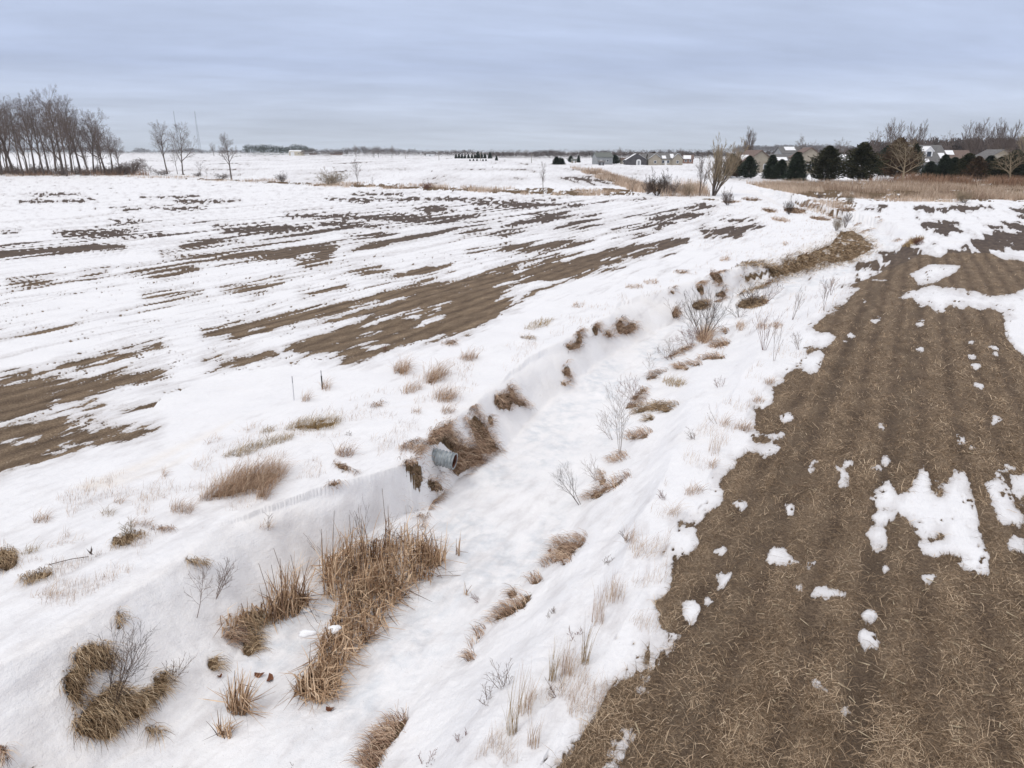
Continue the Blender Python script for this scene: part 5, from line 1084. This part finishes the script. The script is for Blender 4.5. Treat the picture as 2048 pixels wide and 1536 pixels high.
cattail([(720, 1180), (830, 1165), (790, 1215), (740, 1280), (690, 1330), (640, 1400), (600, 1395), (640, 1330), (650, 1270), (680, 1220)], 1100, .38, .75, 'front stand of bent tan cattails spilling onto the frozen channel', .9, stalks=1)
cattail([(530, 1245), (560, 1215), (610, 1195), (625, 1215), (590, 1235), (550, 1250)], 300, .45, 1.05, 'narrow dark footed cattail stand at the left of the big one', .35, stalks=6)
cattail([(585, 1400), (600, 1370), (660, 1350), (680, 1385), (650, 1412)], 380, .3, .6, 'last bowed cattail clump at the front tip of the stand', .8)
cattail(ell(478, 1424, 22, 10), 120, .45, .65, 'small teepee shaped bundle of broken cattails left of the front stand', .45, spread=1.2)
cattail(ell(449, 1474, 14, 6), 40, .25, .45, 'tiny bent cattail bundle near the bottom edge', .6, spread=1.6)
cattail(ell(868, 1125, 20, 10), 160, .5, .9, 'upright cattails at the right end of the back stand', .3, stalks=2)
cattail(ell(930, 1190, 5, 3), 9, .2, .35, 'two short cattail stubs standing on the channel snow', .0)
cattail(ell(915, 1110, 5, 3), 12, .25, .5, 'few stray cattail leaves right of the back stand', .3)
cattail([(440, 1245), (520, 1215), (530, 1240), (450, 1270)], 120, .2, .5, 'flattened dark cattail leaves left of the narrow stand', .8)

# dead weeds and the willow
def weed(px, pyb, hpx, label, seed, nstem=3, fan=.35, lean=(0, 0), kids=(8, 4), spread=.55, mats='weed', r0=.006, rmin=.0022, nm='dead_weed', cat='weed', width=1.0, up=.3, long=.45, base=.3):
    o = at1(px, pyb); h = hpx * mpp(o[1], o[2]); T, B = grow(seed=seed, H_=h, r0=max(r0, o[1] * .00030), nstem=nstem, fan=fan, lean=lean, kids=kids, spread=spread, rmin=max(rmin, o[1] * .00013), up=up, long=long, base=base, crook=.07)
    for s in (T, B): s[:] = [(a * 1.0, b_ * 1.0, r1, r2, k) for a, b_, r1, r2, k in s]
    r = thing(nm, o, label, cat)
    np_mesh('stem', *tubes_np(T), M[mats], r); np_mesh('branches', *tubes_np(B), M[mats], r)
weed(215, 1425, 245, 'tall branching dead weed growing out of the wide golden mat', 301, 5, .30, (.28, .1), (9, 5), .5, 'darkwood', .007)
weed(235, 1365, 150, 'finer dead weed beside the tall branching one at lower left', 302, 3, .3, (.45, .05), (7, 4), .5)
weed(388, 1232, 150, 'slender curved dead weed on the snow bank left of the cattails', 303, 1, .3, (.35, .1), (14, 5), .6, 'weed', .006, base=.35)
weed(425, 1192, 100, 'bushy fine dead weed right of the slender curved one', 304, 5, .5, (.25, .1), (7, 4), .5)
weed(534, 1060, 60, 'lone thin dead weed on the smooth bank above the cattails', 305, 1, .2, (.15, 0), (8, 3), .5)
weed(340, 1350, 75, 'spray of fine seed stems right of the wide golden mat', 306, 6, .8, (.7, -.1), (5, 3), .4)
weed(1166, 1008, 120, 'leaning forked weed on the right bank, bending over the channel', 307, 3, .22, (-.55, .1), (8, 4), .4, 'darkwood', .007)
weed(1240, 908, 170, 'tall thin weed standing at the channel edge', 308, 4, .16, (0, 0), (10, 4), .45, 'weed', .006)
weed(1228, 880, 100, 'low spreading weed at the foot of the tall thin one', 309, 3, .6, (-.6, 0), (6, 4), .5)
weed(1200, 960, 70, 'small spiky weed on the slanting dark mat', 310, 3, .5, (-.3, .1), (6, 3), .5)
weed(1272, 800, 75, 'dark twiggy weed leaning over the channel above the golden patch', 311, 6, .6, (-.5, .1), (7, 4), .6, 'twig_red')
weed(1297, 755, 70, 'single upright twig at the channel edge below the willow', 312, 1, .2, (0, 0), (9, 4), .6)
weed(1345, 720, 60, 'faint fine twigs over the channel below the willow', 313, 6, .8, (-.5, 0), (6, 4), .6)
weed(975, 1205, 60, 'thin red twig reaching left over the channel from the long thin mat', 314, 3, .35, (-1.3, .3), (6, 2), .35, 'twig_red')
weed(1407, 676, 118, 'bushy willow with dark red stems at the channel edge', 315, 16, .75, (-.05, .1), (7, 5), .45, 'darkwood', .012, .004, 'willow_bush', 'shrub')
weed(1380, 690, 60, 'low fine twigs spreading left from the bushy willow', 316, 9, 1.2, (-.6, 0), (7, 4), .6, 'twig_red')
weed(1528, 700, 105, 'thin upright red weeds through the left one of the paired tufts', 317, 7, .35, (0, 0), (4, 2), .3, 'twig_red')
weed(1547, 722, 115, 'tallest dark upright weed right of the red ones', 318, 2, .2, (0, 0), (5, 2), .3)
weed(1583, 640, 80, 'pair of bent grey weeds near the bare field', 319, 3, .3, (.15, 0), (5, 3), .35)
weed(1648, 620, 75, 'bent grey weeds farther up near the bare field', 320, 3, .3, (.2, 0), (5, 3), .35)
weed(1505, 612, 60, 'brush branches sticking out of the dark heap', 321, 14, 1.2, (0, 0), (6, 4), .6, 'darkwood', .010, .004, 'brush_pile', 'brush')
weed(1478, 635, 45, 'dark fallen branches left of the brush heap', 322, 6, 1.5, (-.8, 0), (5, 3), .5, 'darkwood', .009, .004, 'brush_pile', 'brush')
weed(1520, 610, 75, 'thin long stems arching right from the brush heap', 323, 5, .6, (.8, 0), (4, 3), .4, 'twig_red')
weed(1350, 630, 50, 'thin bare twigs on the left bank left of the round cushion', 324, 4, .5, (-.1, 0), (5, 3), .5)
weed(1690, 455, 42, 'small upright shrub on the top of the long brown bank', 325, 8, .5, (0, 0), (6, 4), .5, 'twig', .01, .005, 'bare_shrub', 'shrub')
weed(688, 912, 38, 'stiff red twig spray in the spiky tuft', 326, 6, .8, (0, 0), (4, 2), .5, 'twig_red')
weed(255, 1070, 60, 'pale feathery weed behind the dark olive mat', 327, 4, .4, (-.1, 0), (9, 4), .5, 'twig_tan')
weed(1120, 1385, 60, 'faint curled weed on the snow near the narrow golden tuft', 328, 4, .5, (-.2, 0), (4, 3), .5)
weed(1010, 1370, 80, 'curly dry weeds on the snow above the tall straw tuft', 329, 7, .6, (-.25, 0), (4, 3), .5)
weed(975, 1400, 70, 'small curled weeds left of the tall straw tuft', 330, 5, .6, (-.3, 0), (4, 3), .5)
weed(850, 1530, 60, 'dry reddish weed at the bottom edge right of the grass mat', 331, 6, .7, (.1, 0), (4, 3), .5, 'twig_red')
weed(590, 1535, 40, 'little dark weed at the bottom edge of the channel', 332, 2, .3, (-.3, 0), (4, 2), .5)
weed(1260, 1075, 45, 'small brown curly weed on the snow left of the red fan', 333, 5, .8, (-.2, 0), (4, 3), .5)
weed(1440, 850, 60, 'long single stem bent back from the brown tuft', 334, 2, .3, (-.7, .6), (2, 1), .3)
for i_, (px_, py_, h_, s_) in enumerate(((1330, 1000, 40, 'small dry weed on snow just left of the feathery tuft'), (1392, 880, 45, 'bent dry weed between the golden patch and the field edge'), (1440, 775, 40, 'small grey weed on open snow left of the field corner'),
        (1110, 1230, 35, 'little curly weed upslope of the long thin mat'), (1150, 1275, 40, 'fine curly weed in the middle of the near snow slope'), (1215, 1130, 35, 'tiny dry sprig below the fan of pale grass'), (925, 1480, 45, 'wiry weed near the bottom edge between mat and tall tuft'),
        (1600, 700, 50, 'thin weed on snow by the jutting field corner'), (1660, 590, 45, 'thin weed where the bare field narrows'), (700, 870, 26, 'small twig on open snow above the spiky tuft'), (770, 700, 30, 'pale spray beside the lower end of the bare strip'))):
    weed(px_, py_, h_, s_, 400 + i_, 4, .55, (-.15, .1), (5, 3), .5, 'weed' if i_ % 2 else 'twig_red')
weed(640, 1090, 70, 'long arched leaf stem at the left of the back cattails', 335, 3, .4, (-.2, 0), (1, 1), .3)
weed(725, 1085, 110, 'tall bare stalks above the back cattails', 336, 5, .16, (0, 0), (3, 2), .25)
# a dark fallen stem with curled leaf, and dead leaves
o = at1(110, 1130); r = thing('fallen_stem', o, 'dark thin stem lying on snow with a curled leaf at its end', 'stem'); e = np.array(at1(178, 1118)) - np.array(o); mid = e * .5 + np.array([0, 0, .06])
MB().tube((-.1, 0, .01), tuple(mid), .006, .006, 6).tube(tuple(mid), tuple(e + np.array([0, 0, .05])), .006, .005, 6).build('stem', M['darkwood'], r)
lf = MB()
for k in range(4):
    a = k * 1.4; c = e + np.array([.03 * k, .02, .06]); lf.poly([c, c + np.array([.05 * math.cos(a), .05 * math.sin(a), .06]), c + np.array([.09 * math.cos(a + .3), .08 * math.sin(a + .3), .14]), c + np.array([.03 * math.cos(a + .9), .05 * math.sin(a + .9), .05])], [(0, 1, 2, 3)])
lf.build('leaf', M['darkwood'], r)
for i, (px, py, lab) in enumerate(((519, 1352, 'rust red dead leaf on the channel snow left of the cattails'), (440, 1354, 'small dark dead leaf below the round olive cushion'), (541, 1362, 'large curled brown leaf sheath left of the front cattails'), (660, 1420, 'small bent leaf scrap below the front cattails'), (1098, 1105, 'little red leaf on the channel left of the wedge mat'))):
    o = at1(px, py); r = MB(); s_ = .09 if i in (0, 2, 3) else .05; g = random.Random(i)
    pts = [(s_ * math.cos(a) * g.uniform(.5, 1.1), s_ * .7 * math.sin(a) * g.uniform(.6, 1.1), .015 + .03 * math.cos(2 * a) + .02) for a in np.linspace(0, 5.6, 8)]
    r.poly([(0, 0, .012)] + pts, [(0, k, k + 1) for k in range(1, 8)] + [(0, 8, 1)]); ob = r.build('dead_leaf', M['leaf']); ob.location = o; ob.rotation_euler = (0, 0, i); tag(ob, lab, 'leaf')
# snow caps lying on the cattails
for px, py, rx, ry, hz, lab in ((608, 1216, .20, .09, .02, 'snow clump lying between the cattail stands'), (672, 1285, .10, .06, .50, 'snow clump caught in the front cattails'), (617, 1300, .14, .05, .62, 'snow clump on top of the bowed front cattails')):
    o = at1(px, py); g = MB(); n = 20; Vv = []; Ff = []
    for j in range(7):
        ph_ = j / 6 * math.pi / 2
        for i in range(n):
            a = 2 * math.pi * i / n; k_ = 1 + .18 * math.sin(3 * a + px) + .1 * math.sin(7 * a); Vv.append((rx * k_ * math.cos(ph_) * math.cos(a), ry * 1.6 * k_ * math.cos(ph_) * math.sin(a), .06 * math.sin(ph_)))
    for j in range(6):
        for i in range(n): Ff.append((j * n + i, j * n + (i + 1) % n, (j + 1) * n + (i + 1) % n, (j + 1) * n + i))
    Ff.append(tuple(range(n))[::-1]); ob = g.poly(Vv, Ff).build('snow_clump', M['snowb'], None, True); ob.location = (o[0], o[1], o[2] + hz * .5); tag(ob, lab, 'snow clump')

# ------------------------------------------------------------------ winter haze
hz = MB(); hz.box((0, 0, 59), (9800, 9800, 125)); hm = bpy.data.materials.new('haze_air'); hm.use_nodes = True; ht = hm.node_tree; ht.nodes.clear()
pv = nd(ht, 'ShaderNodeVolumePrincipled'); pv.inputs['Color'].default_value = (.90, .95, 1.0, 1); pv.inputs['Density'].default_value = .00010; pv.inputs['Anisotropy'].default_value = .1
ho = nd(ht, 'ShaderNodeOutputMaterial'); ht.links.new(pv.outputs[0], ho.inputs['Volume'])
tag(hz.build('haze', hm), 'thin pale winter haze over the fields', 'haze', kind='stuff')
